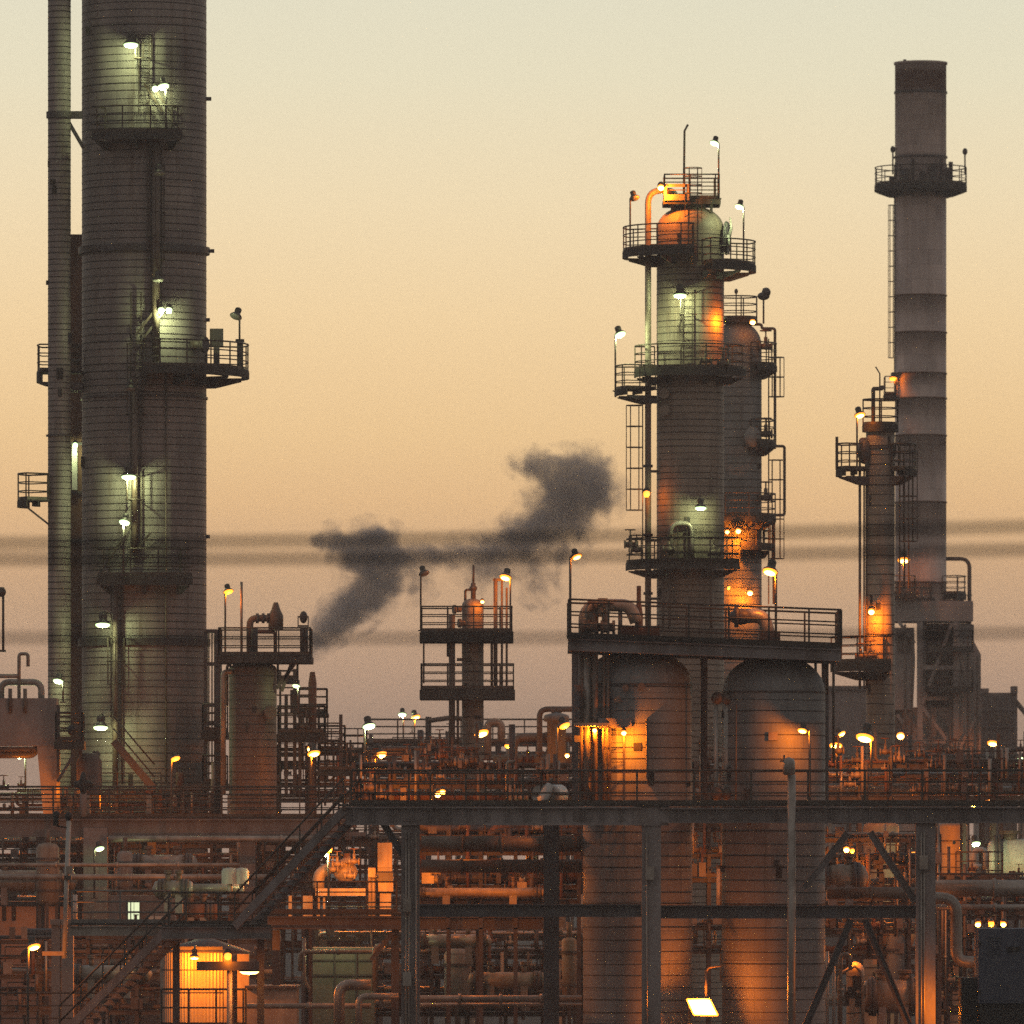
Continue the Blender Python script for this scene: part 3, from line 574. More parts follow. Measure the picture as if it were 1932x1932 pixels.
# stair tower and rails to the right of the vessel
T = thing('stair_tower', 'small stair tower of rails and posts right of the stout vessel', 'stair tower', (X(570,348),348,0)); zB = lambda v: Z(v,348.)
rect_platform(T, X(524,348), X(614,348), 347.2, 349.2, zB(1382), .34, 'fblr'); rect_platform(T, X(600,348), X(686,348), 347.4, 349.0, zB(1452), .2, 'fblr')
MB().lathe([(.17,0),(.17,zB(1290)-0),(.1,zB(1268))], (X(590,348),347.6), 10).build('stub_stack', M['rust'], T)
for u in (540, 556, 566, 643): MB().beam((X(u,348),348,zB(1500)),(X(u,348),348,zB({540:1310,556:1262,566:1335,643:1348}[u])),.14,.14).build('post', M['steel'], T)
MB().bb(X(548,348),X(562,348),347.6,348.1,zB(1345),zB(1302)).build('switch_box', M['steel'], T)
for v in (1298,1312,1346,1337,1350): MB().beam((X(522,348),347.4,zB(v)),(X(588,348),347.4,zB(v)),.05,.06).build('rail', M['rail'], T)
for v in (1364,1380,1396,1412): MB().beam((X(614,348),348.6,zB(v)),(X(644,348),348.6,zB(v)),.05,.06).build('rail', M['rail'], T)
for i, (u0, u1, v) in enumerate(((520,560,1278),(560,616,1342),(600,650,1412),(640,690,1430),(524,570,1440))): rect_platform(T, X(u0,348.), X(u1,348.), 349.6, 351.0, zB(v), .16, 'fblr', h=.95)
for u in (527, 600, 612, 628, 660, 676): MB().beam((X(u,348.),349.4,zB(1520)),(X(u,348.),349.4,zB({527:1262,600:1330,612:1342,628:1400,660:1395,676:1418}[u])),.09,.09).build('post', M['steel'], T)
for u in (545, 580, 608): ladder(T, X(u,348.), 349.2, zB(1470), zB(1350), (0,-1), False, .4)
for u0,v0,u1,v1 in ((644,1440,690,1500),(622,1475,655,1440)): MB().beam((X(u0,348),348,zB(v0)),(X(u1,348),348,zB(v1)),.07,.1).build('brace', M['steel'], T)
valve(T, (X(572,348),347.5,zB(1372)), .24)

# ================================================================== the two drums with their shared platform, near right
Y8 = 268.; z8 = lambda v: Z(v, Y8)
def drum(label, u0, u1, topv, shv, m, seed, pale):
    uc = (u0+u1)/2; c = (X(uc,Y8),Y8); r = L((u1-u0)/2,Y8)
    T = thing('drum', label, 'drum', (c[0],c[1],0), 'big insulated drums below the shared platform')
    shell(T, c, r, 0, z8(shv), L(22.6,Y8), z8(topv)-z8(shv), m, 64, rs=seed, jit=.25, sw=.03, sp=.008)
    hoop(T, c, r, z8(shv), .05, .03)
    MB().tube([(c[0],c[1],z8(topv)-.1),(c[0],c[1],z8(1212))], .42, 14).build('top_nozzle', M['steel'], T)
    return T, c, r
T, c, r = drum('left of the two big drums, orange lit cabin light on its left flank', 1100, 1306, 1222, 1292, 'jacketg', 51, 0)
for u, w_ in ((1097,.1),(1108,.16),(1122,.09),(1138,.05),(1146,.05)): MB().tube([(X(u,Y8),Y8-r*.75-(.3 if u > 1110 else 0),z8(1520)),(X(u,Y8),Y8-r*.75-(.3 if u > 1110 else 0),z8(1222))], w_, 8).build('riser_pipe', M['pipe' if w_ > .12 else 'piped'], T)
for v in (1300, 1316, 1330, 1350, 1395): MB().bb(X(1083,Y8),X(1094,Y8),Y8-1.6,Y8-1.2,z8(v)-.1,z8(v)+.1).build('junction_box', M['steel'], T)
MB().bb(X(1083,Y8),X(1150,Y8),Y8-2.35,Y8-1.3,z8(1372),z8(1366)).build('canopy', M['equip'], T)
MB().bb(X(1128,Y8),X(1190,Y8),Y8-1.95,Y8-1.62,z8(1375),z8(1357)).build('cable_duct', M['steelg'], T)
MB().bb(X(1217,Y8),X(1221,Y8),265.35,266.42,z8(1468),z8(1358)).build('light_shield', M['steelg'], T)  # added plate that cuts the right edge of the lamp's light pool
ladder(T, X(1163,Y8), Y8-r-.25, z8(1520), z8(1372), (0,-1), False)
for u, v in ((1165,1322),(1180,1300),(1210,1296)): nozzle(T, (X(u,Y8),Y8-r*.95,z8(v)), (-.1,-1,0), .07, .15)
T, c, r = drum('right of the two big drums, washed orange by a lamp on its right side', 1362, 1557, 1234, 1306, 'jacketg', 57, 1)
for u in (1350, 1372): MB().tube([(X(u,Y8),Y8-.6,z8(1520)),(X(u,Y8),Y8-.6,z8(1330))], .075 if u < 1360 else .12, 9).build('riser_pipe', M['pipew'], T)
for v in (1318, 1497): MB().ell((X(1352,Y8),Y8-.75,z8(v)),.2,.2,.2).ell((X(1370,Y8),Y8-.75,z8(v)),.18,.2,.2).build('valve', M['piped'], T)
MB().bb(X(1447,Y8),X(1464,Y8),Y8-r-.06,Y8-r+.1,z8(1398),z8(1383)).build('nameplate', M['equip'], T)
for u in (1386, 1440): MB().tube([(X(u,Y8),Y8-r*.93,z8(1520)),(X(u,Y8),Y8-r*.93,z8(1330))], .03, 6).build('conduit', M['piped'], T)
# shared platform
T = thing('top_platform', 'wide railed platform bridging both big drums', 'platform', (X(1325,Y8),Y8,z8(1222)))
ax, bx = X(1072,Y8), X(1583,Y8); dz = (1226-1206)*Y8/F
def slope(x): return z8(1203) - (x-ax)/(bx-ax)*dz
y0, y1 = Y8-2.0, Y8+2.0
MB().add([(x,y,slope(x)+k) for x in (ax,bx) for y in (y0,y1) for k in (-.07,0)], [(0,1,3,2),(4,6,7,5),(0,4,5,1),(2,3,7,6),(0,2,6,4),(1,5,7,3)]).build('deck_plate', M['grate'], T)
for y in (y0, y1): MB().ibeam((ax,y,slope(ax)-.27),(bx,y,slope(bx)-.27), .2, .38, .04).build('edge_beam', M['steelg'], T)
for i in range(8):
    x = ax+.1+(bx-ax-.2)*i/7; MB().beam((x,y0+.11,slope(x)-.25),(x,y1-.11,slope(x)-.25), .12, .3).build('cross_beam', M['steel'], T)
for side in ((y0+.05,),(y1-.05,)):
    y = side[0]; railing(MB(), [(ax,y,slope(ax)),(bx,y,slope(bx))], 1.15, .032, 1.25).build('railing', M['rail'], T)
for x in (ax+.03, bx-.03): railing(MB(), [(x,y0+.1,slope(x)),(x,y1-.1,slope(x))], 1.15, .032, .7).build('railing', M['rail'], T)
for u in (1086, 1330, 1560): MB().beam((X(u,Y8),Y8+1.5,z8(1530)),(X(u,Y8),Y8+1.5,slope(X(u,Y8))-.1),.22,.22).build('column', M['steelg'], T)
for u in (1540,1562,1574): MB().tube([(X(u,Y8),Y8+.6,slope(X(u,Y8))-.05),(X(u,Y8),Y8+.6,z8(1440 if u > 1570 else 1310))], .045, 6).build('conduit', M['piped'], T)
# piping on that platform
T = thing('relief_pipework', 'lagged relief pipe arching over the left end of the drum platform', 'pipework', (X(1140,Y8),Y8,slope(X(1140,Y8))))
zz8 = lambda v: z8(v)
MB().tube(fillet([(X(1103,Y8),Y8-.6,z8(1212)),(X(1103,Y8),Y8-.6,z8(1143)),(X(1188,Y8),Y8-.6,z8(1143)),(X(1200,Y8),Y8-.6,z8(1175))], .5, 8), .2, 12).build('pipe_run', M['equip'], T)
MB().tube([(X(1108,Y8),Y8-.7,z8(1136)),(X(1150,Y8),Y8-.7,z8(1136))], .05, 8).build('small_pipe', M['equip'], T)
MB().bb(X(1128,Y8),X(1146,Y8),Y8-.95,Y8-.3,z8(1162),z8(1130)).build('expansion_box', M['equip'], T)
for u in (1113, 1125, 1170): MB().tube([(X(u,Y8),Y8-.6,z8(1205)),(X(u,Y8),Y8-.6,z8(1150))], .07, 7).build('support_leg', M['piped'], T)
for u in (1118, 1140): valve(T, (X(u,Y8),Y8-1.0,z8(1185)), .3)
MB().lathe([(.13,0),(.13,.5),(.07,.9),(.07,1.4)], (X(1205,Y8),Y8-.3,z8(1190)), 10).build('vent_stub', M['rust'], T)
MB().bb(X(1166,Y8),X(1245,Y8),Y8+.3,Y8+.9,z8(1203),z8(1180)).build('skid_box', M['rust'], T)
T = thing('motor_operator', 'grey lagged elbow and motor on the drum platform right of the middle column', 'valve motor', (X(1410,Y8),Y8-.8,z8(1212)))
MB().tube(fillet([(X(1400,Y8),Y8-.8,z8(1165)),(X(1440,Y8),Y8-.8,z8(1162)),(X(1452,Y8),Y8-.8,z8(1215))], .5), .22, 12).build('elbow', M['pipe'], T)
MB().ell((X(1396,Y8),Y8-.9,z8(1165)), .38,.3,.26).tube([(X(1384,Y8),Y8-.9,z8(1165)),(X(1392,Y8),Y8-.9,z8(1165))], .34, 14).build('motor', M['steel'], T)
MB().bb(X(1430,Y8),X(1470,Y8),Y8-1.2,Y8-.6,z8(1216),z8(1195)).build('plinth', M['steel'], T)

HAZE = .00035
if HAZE:
    hm = bpy.data.materials.new('haze'); hm.use_nodes = True; hn = hm.node_tree; hn.nodes.remove(hn.nodes['Principled BSDF'])
    hp = hn.nodes.new('ShaderNodeVolumePrincipled'); hp.inputs['Color'].default_value = (.80,.76,.74,1); hp.inputs['Density'].default_value = HAZE; hp.inputs['Anisotropy'].default_value = .45
    hn.links.new(hp.outputs[0], hn.nodes['Material Output'].inputs['Volume'])
    MB().bb(-2010, 2010, -80, 3620, -1.0, 62).build('haze', hm, None, None, None, None, 'stuff')
# ================================================================== right hand main deck (nearest structure)
Y9 = 262.; z9 = lambda v: Z(v, Y9); x9 = lambda u: X(u, Y9)
T = thing('main_deck', 'long near steel deck with railing that the big drums rise through', 'deck', (x9(1300),Y9,0))
for u0, u1, v0, v1 in ((652,872,1522,1557),(872.3,1210,1522,1557),(1247,1500,1524,1553),(1500,1960,1522,1553)):
    MB().ibeam((x9(u0),Y9,z9((v0+v1)/2)),(x9(u1),Y9,z9((v0+v1)/2)),.34,L(v1-v0,Y9),.05).build('edge_beam', M['conc' if u0 == 872.3 else 'steelg'], T)
for i in range(36):      # stiffeners, splice plates and bolt heads along the near beam
    u = 668+i*36.0
    if abs(u-1228) < 26 or u > 1950: continue
    MB().bb(x9(u)-.012,x9(u)+.012,Y9-.165,Y9-.03,z9(1551),z9(1527)).build('stiffener', M['steelg'], T)
for u in (775, 1100, 1380, 1620, 1746):
    b = MB().bb(x9(u)-.3,x9(u)+.3,Y9-.05,Y9-.022,z9(1549),z9(1529))
    for k in range(10): b.bb(x9(u)-.24+.12*(k%5)-.015,x9(u)-.24+.12*(k%5)+.015,Y9-.07,Y9-.049,z9(1533 if k < 5 else 1545)-.015,z9(1533 if k < 5 else 1545)+.015)
    b.build('splice_plate', M['steelg'], T)
for u, n in ((766,2),(785,1),(1220,1),(1738,2)): 
    for k in range(n): MB().tube([(x9(u)+.09*k,Y9-.07,0),(x9(u)+.09*k,Y9-.07,z9(1570))], .028, 6).build('conduit', M['pipe'], T)
for u, v in ((768,1720),(1226,1660),(1742,1640),(768,1860)): MB().bb(x9(u)-.13,x9(u)+.13,Y9-.22,Y9-.1,z9(v),z9(v)+.42).build('junction_box', M['pipe'], T)
MB().bb(x9(640),x9(1960),Y9-.15,Y9+1.0,z9(1521),z9(1517)).build('walkway_grating', M['grate'], T)
railing(MB(), [(x9(664),Y9-.12,z9(1517)),(x9(1960),Y9-.12,z9(1517))], 1.03, .034, 1.75).build('railing', M['rail'], T)
railing(MB(), [(x9(700),Y9+8,z9(1517)),(x9(1090),Y9+8,z9(1517))], 1.03, .034, 1.75).build('railing', M['rail'], T)
MB().bb(x9(660),x9(1090),Y9+6.9,Y9+8.2,z9(1523),z9(1518)).build('walkway_grating', M['grate'], T)
for u0, u1, m_ in ((757,792,'steelg'),(1026,1056,'steel'),(1211,1247,'conc'),(1728,1765,'conc')):
    MB().bb(x9(u0),x9(u1),Y9-.02 if u0 != 1026 else Y9+3,Y9+.5 if u0 != 1026 else Y9+3.5,0,z9(1553 if m_ != 'conc' else 1523)-.003).build('column', M[m_], T)
for u0,u1,v0,v1,dy in ((792,1210,1706,1730,.1),(1247,1728,1708,1733,.1),(1560,1728,1714,1735,-.3)): 
    if dy > 0: MB().ibeam((x9(u0),Y9+dy+.15,z9((v0+v1)/2)),(x9(u1),Y9+dy+.15,z9((v0+v1)/2)),.3,L(v1-v0,Y9),.04).build('tie_beam', M['steel'], T)
for u0,v0,u1,v1 in ((718,1545,768,1625),(1600,1572,1516,1678),(1642,1570,1728,1702),(1606,1735,1521,1935),(1632,1735,1716,1935)):
    MB().ibeam((x9(u0),Y9+.2,z9(v0)),(x9(u1),Y9+.2,z9(v1)),.2,.22,.03).build('brace', M['steelg' if v0 < 1600 and u0 > 1000 else 'steel'], T)
MB().bb(x9(1196),x9(1262),Y9-.06,Y9+.56,z9(1558),z9(1518)-.02).build('column_cap', M['conc'], T)
for u in (860, 960, 1130, 1330, 1420, 1640, 1850):
    MB().beam((x9(u),Y9+.2,z9(1538)),(x9(u),Y9+7,z9(1538)),.2,.4).build('cross_beam', M['steel'], T)

# vent post with fat cap in front of the right drum
T = thing('vent_post', 'pale upright vent pipe with a fat capped head before the right drum', 'vent', (x9(1492),Y9-.7,0))
MB().tube([(x9(1492),Y9-.7,0),(x9(1492),Y9-.7,z9(1462))], .125, 12).build('standpipe', M['pipe'], T)
MB().lathe([(.13,0),(.19,.05),(.19,.38),(.15,.5),(0,.56)], (x9(1487),Y9-.7,z9(1463)), 16).build('cap', M['pipe'], T)
MB().beam((x9(1470),Y9-.7,z9(1437)),(x9(1487),Y9-.7,z9(1434)),.05,.05).tube([(x9(1478),Y9-.7,z9(1437)),(x9(1478),Y9-.7,z9(1425))],.03,6).build('pull_arm', M['steel'], T)

# ================================================================== stairs from the main deck down to the left
def stair(label, top, run, width, nm='staircase', m='steelg', rise=.2, rail=True):
    top = Vector(top); run = Vector(run); w_ = Vector(width)
    T = thing(nm, label, 'staircase', tuple(top+run)); n = max(4, int(abs(run.z)/rise))
    for k in (0, 1):
        MB().beam(top+w_*k, top+run+w_*k, .07, .27).build('stringer', M[m], T)
    for i in range(1, n):
        p = top + run*(i/n); hz = Vector((run.x,run.y,0)).normalized()*.12
        MB().add([p-hz+Vector((0,0,k)) for k in (-.02,.02)]+[p+hz+Vector((0,0,k)) for k in (-.02,.02)]+[p-hz+w_+Vector((0,0,k)) for k in (-.02,.02)]+[p+hz+w_+Vector((0,0,k)) for k in (-.02,.02)],
                 [(0,2,3,1),(4,5,7,6),(0,1,5,4),(2,6,7,3),(0,4,6,2),(1,3,7,5)]).build('tread', M['steelg'], T)
    if rail:
        for k in (0, 1):
            b = MB(); 
            for h in (.5, 1.0): b.tube([top+w_*k+Vector((0,0,h)), top+run+w_*k+Vector((0,0,h))], .032, 6)
            for i in range(0, 6): p = top+run*(i/5)+w_*k; b.beam(p, p+Vector((0,0,1.0)), .05, .05)
            b.build('handrail', M['rail'], T)
    return T
wv = Vector((.52,.72,0)); 
t1 = P(648,1530,Y9-.3); e1 = P(443,1748,Y9+1.9)
stair('upper stair flight slanting from the main deck down to the landing', t1, e1-t1, wv)
t2 = P(318,1752,Y9+2.2); e2 = P(112,1958,Y9+4.2)
stair('lower stair flight falling from the landing to the bottom left corner', t2, e2-t2, wv)
yl = Y9+2.4
T = thing('stair_landing', 'landing and walkway between the upper and lower stair flights', 'landing', (X(400,yl),yl,0))
MB().bb(X(306,yl),X(512,yl),yl-.35,yl+1.3,Z(1749,yl),Z(1745,yl)).build('landing_plate', M['grate'], T)
for yy in (-.3, 1.25): MB().ibeam((X(306,yl),yl+yy,Z(1760,yl)),(X(512,yl),yl+yy,Z(1760,yl)),.2,.38,.03).build('edge_beam', M['steelg'], T)
MB().bb(X(128,yl),X(306,yl)-.005,yl+.9,yl+2.0,Z(1746,yl),Z(1742,yl)).build('walkway_grating', M['grate'], T)
MB().ibeam((X(128,yl),yl+.95,Z(1757,yl)),(X(306,yl),yl+.95,Z(1757,yl)),.2,.3,.03).build('edge_beam', M['pipe'], T)
railing(MB(), [(X(133,yl),yl+.92,Z(1742,yl)),(X(318,yl),yl+.92,Z(1742,yl))], 1.0, .034, 1.5).build('railing', M['raill'], T)
railing(MB(), [(X(318,yl),yl+1.25,Z(1745,yl)),(X(500,yl),yl+1.25,Z(1745,yl))], 1.0, .034, 1.5).build('railing', M['rail'], T)
for u in (330, 490): MB().beam((X(u,yl),yl+1.1,0),(X(u,yl),yl+1.1,Z(1766,yl)),.22,.22).build('column', M['steel'], T)

# reddish walkway beyond the stairs
Ya = 276.; za = lambda v: Z(v, Ya); xa = lambda u: X(u, Ya)
T = thing('rear_walkway', 'reddish walkway with railing behind the upper stair flight', 'walkway', (xa(640),Ya,0))
MB().bb(xa(505),xa(1025),Ya,Ya+1.3,za(1726),za(1722)).build('walkway_grating', M['grate'], T)
MB().ibeam((xa(505),Ya+.05,za(1741)),(xa(1025),Ya+.05,za(1741)),.25,.42,.05).build('edge_beam', M['steel'], T)
railing(MB(), [(xa(505),Ya,za(1722)),(xa(748),Ya,za(1722))], 1.0, .028, 1.6).build('railing', M['rail'], T)
for u in (520, 745, 905): MB().beam((xa(u),Ya+.6,0),(xa(u),Ya+.6,za(1755)),.25,.25).build('column', M['steel'], T)
MB().beam((xa(752),Ya+.3,za(1745)),(xa(700),Ya+.3,za(1812)),.14,.14).build('brace', M['steel'], T)

# ================================================================== left deck, in front of the huge tower
Yb = 330.; zb = lambda v: Z(v, Yb); xb = lambda u: X(u, Yb)
T = thing('left_deck', 'left steel deck with brown railing at the foot of the huge tower', 'deck', (xb(330),Yb,0))
MB().ibeam((xb(-20),Yb,zb(1562)),(xb(655),Yb,zb(1562)),.35,L(34,Yb),.06).build('edge_beam', M['steelg'], T)
MB().bb(xb(-20),xb(655),Yb-.1,Yb+1.4,zb(1544),zb(1541)).build('walkway_grating', M['grate'], T)
railing(MB(), [(xb(-20),Yb-.05,zb(1541)),(xb(655),Yb-.05,zb(1541))], 1.05, .028, 1.5, 2).build('railing', M['rail'], T)
railing(MB(), [(xb(-20),Yb+5,zb(1541)),(xb(655),Yb+5,zb(1541))], 1.2, .04, 2.2, 3).build('railing', M['rail'], T)
MB().bb(xb(-20),xb(655),Yb+4.2,Yb+5.2,zb(1550),zb(1543)).build('rear_grating', M['steel'], T)
for u0, u1 in ((158,203),(452,482)): MB().bb(xb(u0),xb(u1),Yb-.25,Yb+.5,0,zb(1562 if u0 < 200 else 1573)).build('column', M['conc' if u0 < 200 else 'steelg'], T)
for u in (60, 272, 585): MB().bb(xb(u),xb(u+16),Yb+3,Yb+3.3,0,zb(1550)).build('column', M['steel'], T)
MB().bb(xb(452),xb(690),Yb-.3,Yb-.05,zb(1577),zb(1570)).build('pipe_trough', M['steelg'], T)
# orange and pinkish posts along the deck
for i, (u, w_) in enumerate(((275,9),(428,5),(162,6))):
    MB().bb(xb(u),xb(u+w_),Yb+.6,Yb+.8,zb(1541),zb(1500)).build('stub_post', M['equip'], T)

# portal frame at the left edge
Yc = 338.; zc = lambda v: Z(v, Yc); xc = lambda u: X(u, Yc)
T = thing('portal_frame', 'big grey concrete portal beam with splayed leg at the left edge', 'portal frame', (xc(40),Yc,0))
MB().bb(xc(-90),xc(109),Yc-.9,Yc+.9,zc(1408),zc(1318)).build('beam', M['conc'], T)
MB().add([(xc(u),Yc+y,zc(v)) for y in (-.88,.88) for u,v in ((72,1408.2),(109,1408.2),(112,1560),(86,1560))], [(0,1,2,3),(7,6,5,4)]+[(i,i+4,(i+1)%4+4,(i+1)%4) for i in range(4)]).build('leg', M['conc2'], T)
MB().add([(xc(u),Yc+y,zc(v)) for y in (-.88,.88) for u,v in ((-80,1408.2),(-46,1408.2),(-60,1560),(-84,1560))], [(0,1,2,3),(7,6,5,4)]+[(i,i+4,(i+1)%4+4,(i+1)%4) for i in range(4)]).build('leg', M['conc2'], T)
for u in (50, 22): MB().tube([(xc(u),Yc-.95,zc(1345)),(xc(u),Yc-.95,zc(1300))], .08, 7).build('stub', M['piped'], T)
pipe('grey pipe loop lying on top of the left concrete portal', [(xc(2),Yc,zc(1320)),(xc(2),Yc,zc(1287)),(xc(78),Yc,zc(1287)),(xc(78),Yc,zc(1320))], .13, 'pipe', .35)
pipe('gooseneck vent pipe rising from the left concrete portal', [(xc(37),Yc-.4,zc(1320)),(xc(37),Yc-.4,zc(1234)),(xc(54),Yc-.4,zc(1234)),(xc(54),Yc-.4,zc(1258))], .07, 'pipe', .12)
pipe('pipe running off the left edge above the concrete portal', [(xc(-30),Yc-.5,zc(1276)),(xc(35),Yc-.5,zc(1276))], .09, 'pipe')
pipe('pipe with elbow hung below the left portal beam', [(xc(-30),Yc+.3,zc(1424)),(xc(62),Yc+.3,zc(1424)),(xc(70),Yc+.3,zc(1408))], .15, 'pipe', .3)
pipe('second dark pipe hung below the left portal beam', [(xc(-30),Yc-.6,zc(1414)),(xc(72),Yc-.6,zc(1414))], .1, 'piped')
for v in (1068, 1300): pass
MB().tube([(xc(6),Yc,zc(1228)),(xc(6),Yc,zc(1108))], .05, 6).ell((xc(2),Yc,zc(1117)),.2,.2,.2).bb(xc(-6),xc(11),Yc-.2,Yc+.2,zc(1230),zc(1226)).build('mast', M['rail'], None, 'thin mast cut by the left edge above the pipe loop', 'mast')
T = thing('instrument_rack', 'dark railed instrument stand between portal leg and huge tower', 'instrument stand', (xc(140),336,0)); zi = lambda v: Z(v,336.)
rect_platform(T, X(106,336), X(158,336), 335.2, 336.8, zi(1396), .32, 'fblr'); 
for u in (110, 152): MB().beam((X(u,336),336,0),(X(u,336),336,zi(1330)),.13,.13).build('post', M['steel'], T)
for v in (1352,1362,1374): MB().beam((X(108,336),335.3,zi(v)),(X(156,336),335.3,zi(v)),.06,.07).build('rail', M['rail'], T)
MB().beam((X(110,336),335.4,zi(1475)),(X(140,336),335.4,zi(1425)),.12,.12).build('brace', M['steel'], T)
MB().ell((X(138,336),335,zi(1378)),.18,.18,.22).build('gauge', M['black'], T); MB().lathe([(.5,0),(.5,1.3),(.35,1.6),(0,1.7)], (X(168,336),336.2,zi(1500)), 14).build('knockout_pot', M['steel'], T)
T = thing('foot_stair', 'dark stair falling across the lit foot of the huge tower', 'staircase', (X(262,342.5),342.5,Z(1490,342.5)))
for dy in (0, .9):
    MB().beam(P(214,1398,342.0+dy), P(292,1490,342.0+dy), .08, .3).build('stringer', M['steel'], T)
    b = MB()
    for h in (.5, 1.0): b.tube([P(214,1398,342.0+dy)+Vector((0,0,h)), P(292,1490,342.0+dy)+Vector((0,0,h))], .035, 6)
    b.build('handrail', M['rail'], T)
for i in range(1, 11): p = P(214,1398,342.0).lerp(P(292,1490,342.0), i/11); MB().bb(p.x-.13,p.x+.13,p.y,p.y+.9,p.z-.02,p.z+.02).build('tread', M['steel'], T)
T = thing('beacon_stand', 'black cross shaped valve handle standing on the left deck', 'valve stand', (xb(248),Yb-.3,zb(1541)))
MB().tube([(X(247,Yb),Yb-.3,zb(1541)),(X(247,Yb),Yb-.3,zb(1480))], .13, 8).build('stem', M['conc'], T)
MB().ell((X(247,Yb),Yb-.3,zb(1480)),.42,.2,.18).ell((X(247,Yb),Yb-.3,zb(1480)),.16,.2,.5).build('handle', M['black'], T)
T.location.x += X(158,Yb)-X(247,Yb)

# far white tank glimpsed under the left deck
T = thing('storage_tank', 'white storage tank far off under the left deck', 'storage tank', (X(60,760),760,0))
MB().lathe([(L(34,760),0),(L(34,760),Z(1586,760)),(L(30,760),Z(1578,760)),(0,Z(1572,760))], (X(60,760),760), 40).build('shell', M['wtank'], T)
hoop(T, (X(60,760),760), L(34,760), Z(1588,760), .2, .15)
MB().lathe([(L(14,700),0),(L(14,700),Z(1600,700)),(0,Z(1594,700))], (X(72,700),700), 24).build('storage_tank', M['piped'], None, 'small dark tank in front of the far white storage tank', 'storage tank')

# ================================================================== pipe racks that fill the plant
def rack(label, Y, u0, u1, levels, step, seed, npipe=(2,4), m=('pipe','piped','rust','equip','steel'), posts=True, valves=4, drops=5, depth=1.6, rr=(.03,.11), cm='steel', vb=None, rails=1):
    r_ = random.Random(seed); T = thing('pipe_rack', label, 'pipe rack', (X((u0+u1)/2,Y),Y,0)); top = min(levels)
    n = max(1, int(round((u1-u0)/step)))
    for i in range(n+1):
        u = u0+(u1-u0)*i/n + r_.uniform(-6, 6)
        if posts:
            for yy in (0, depth): MB().ibeam((X(u,Y),Y+yy,0 if vb is None else Z(vb,Y)),(X(u,Y),Y+yy,Z(top-r_.uniform(0,14),Y)),.13,.15,.02).build('column', M[cm], T)
        for v in levels: MB().beam((X(u,Y),Y-.2,Z(v,Y)-.1),(X(u,Y),Y+depth+.2,Z(v,Y)-.1),.1,.14).build('beam', M[cm], T)
    for v in levels: MB().ibeam((X(u0,Y),Y,Z(v,Y)-.1),(X(u1,Y),Y,Z(v,Y)-.1),.1,.15,.02).build('girder', M[cm], T)
    for q_, v in enumerate(levels):
        if rails and q_ % 2 == seed % 2:
            a = r_.uniform(0,.5); b = min(1, a+r_.uniform(.3,.6)); railing(MB(), [(X(u0+(u1-u0)*a,Y),Y-.1,Z(v,Y)),(X(u0+(u1-u0)*b,Y),Y-.1,Z(v,Y))], .95, .024, 1.1).build('railing', M['rail'], T)
        for k in range(r_.randint(*npipe)+1):
            rad = r_.uniform(*rr) * (1.7 if r_.random() < .15 else 1); y = Y+depth*(k+.5)/5.2+.1; z = Z(v,Y)+rad
            a = u0 + (u1-u0)*r_.choice((0,0,.1,.25,.45)) ; b = u1 - (u1-u0)*r_.choice((0,0,.15,.3))
            pts = [(X(a,Y),y,z),(X(b,Y),y,z)]
            if r_.random() < .6: pts = [(X(a,Y),y,z+r_.choice((-1,1))*r_.uniform(.4,1.2))] + pts
            if r_.random() < .6: pts = pts + [(X(b,Y),y,z+r_.choice((-1,1))*r_.uniform(.4,1.4))]
            pipe('', pts, rad, r_.choice(m), par=T, n=8)
        for k in range(valves): valve(T, (X(r_.uniform(u0,u1),Y),Y-.15,Z(v,Y)+r_.uniform(.1,.5)), r_.uniform(.1,.2), r_.choice(('piped','rust','steel','equip')))
        for k in range(2):
            u = r_.uniform(u0,u1); MB().bb(X(u,Y),X(u,Y)+r_.uniform(.12,.32),Y-.35,Y-.2,Z(v,Y)+.02,Z(v,Y)+r_.uniform(.2,.5)).build('junction_box', M[r_.choice(('steelg','steel'))], T)
    for k in range(int(drops*1.5)):
        u = r_.uniform(u0,u1); a, b = sorted(r_.sample(levels,2)) if len(levels) > 1 else (levels[0], levels[0]+50)
        pipe('', [(X(u,Y),Y-.25,Z(a,Y)+r_.uniform(0,.6)),(X(u,Y),Y-.25,Z(b,Y))], r_.uniform(.025,.075), r_.choice(m), par=T, n=8, flanges=r_.random()<.5)
    return T
rack('valve crowded pipe rack just behind the main deck railing, left of the drums', 278, 672, 1092, [1450,1478,1512], 70, 1, (3,4), valves=13, drops=16, vb=1560)
rack('pipe rack at deck height behind the stout vessel', 354, 520, 900, [1418,1444,1475,1505], 60, 2, (2,4), valves=6, drops=10)
rack('valve crowded pipe rack behind the main deck railing, right of the drums', 300, 1556, 1945, [1440,1468,1500], 65, 3, (3,4), valves=12, drops=14)
rack('low pipe rack behind the left deck railing', 344, -10, 400, [1503,1522,1540], 60, 4, (2,3), valves=6, drops=8)
rack('brown pipe rack under the left deck', 334, -10, 480, [1592,1618,1642,1668,1700], 80, 5, (3,4), m=('piped','rust','equip','pipe'), valves=4, drops=12)
rack('pipe rack behind the landing and lower stair flight', 296, -10, 520, [1772,1800,1838,1870,1905], 85, 6, (2,4), valves=3, drops=10)
rack('dark pipe rack below the main deck between near column and left drum', 276, 790, 1096, [1574,1604,1668,1695], 62, 7, (3,4), m=('piped','rust','steel'), valves=3, drops=7, rr=(.09,.24), cm='steel')
rack('lower pipe rack between near column and left drum', 284, 600, 1100, [1765,1800,1838,1872,1908], 75, 8, (3,4), valves=4, drops=14)
rack('pipe rack under the main deck right of the right drum', 284, 1545, 1770, [1580,1630,1668,1700,1752,1800], 60, 9, (2,4), valves=3, drops=9)
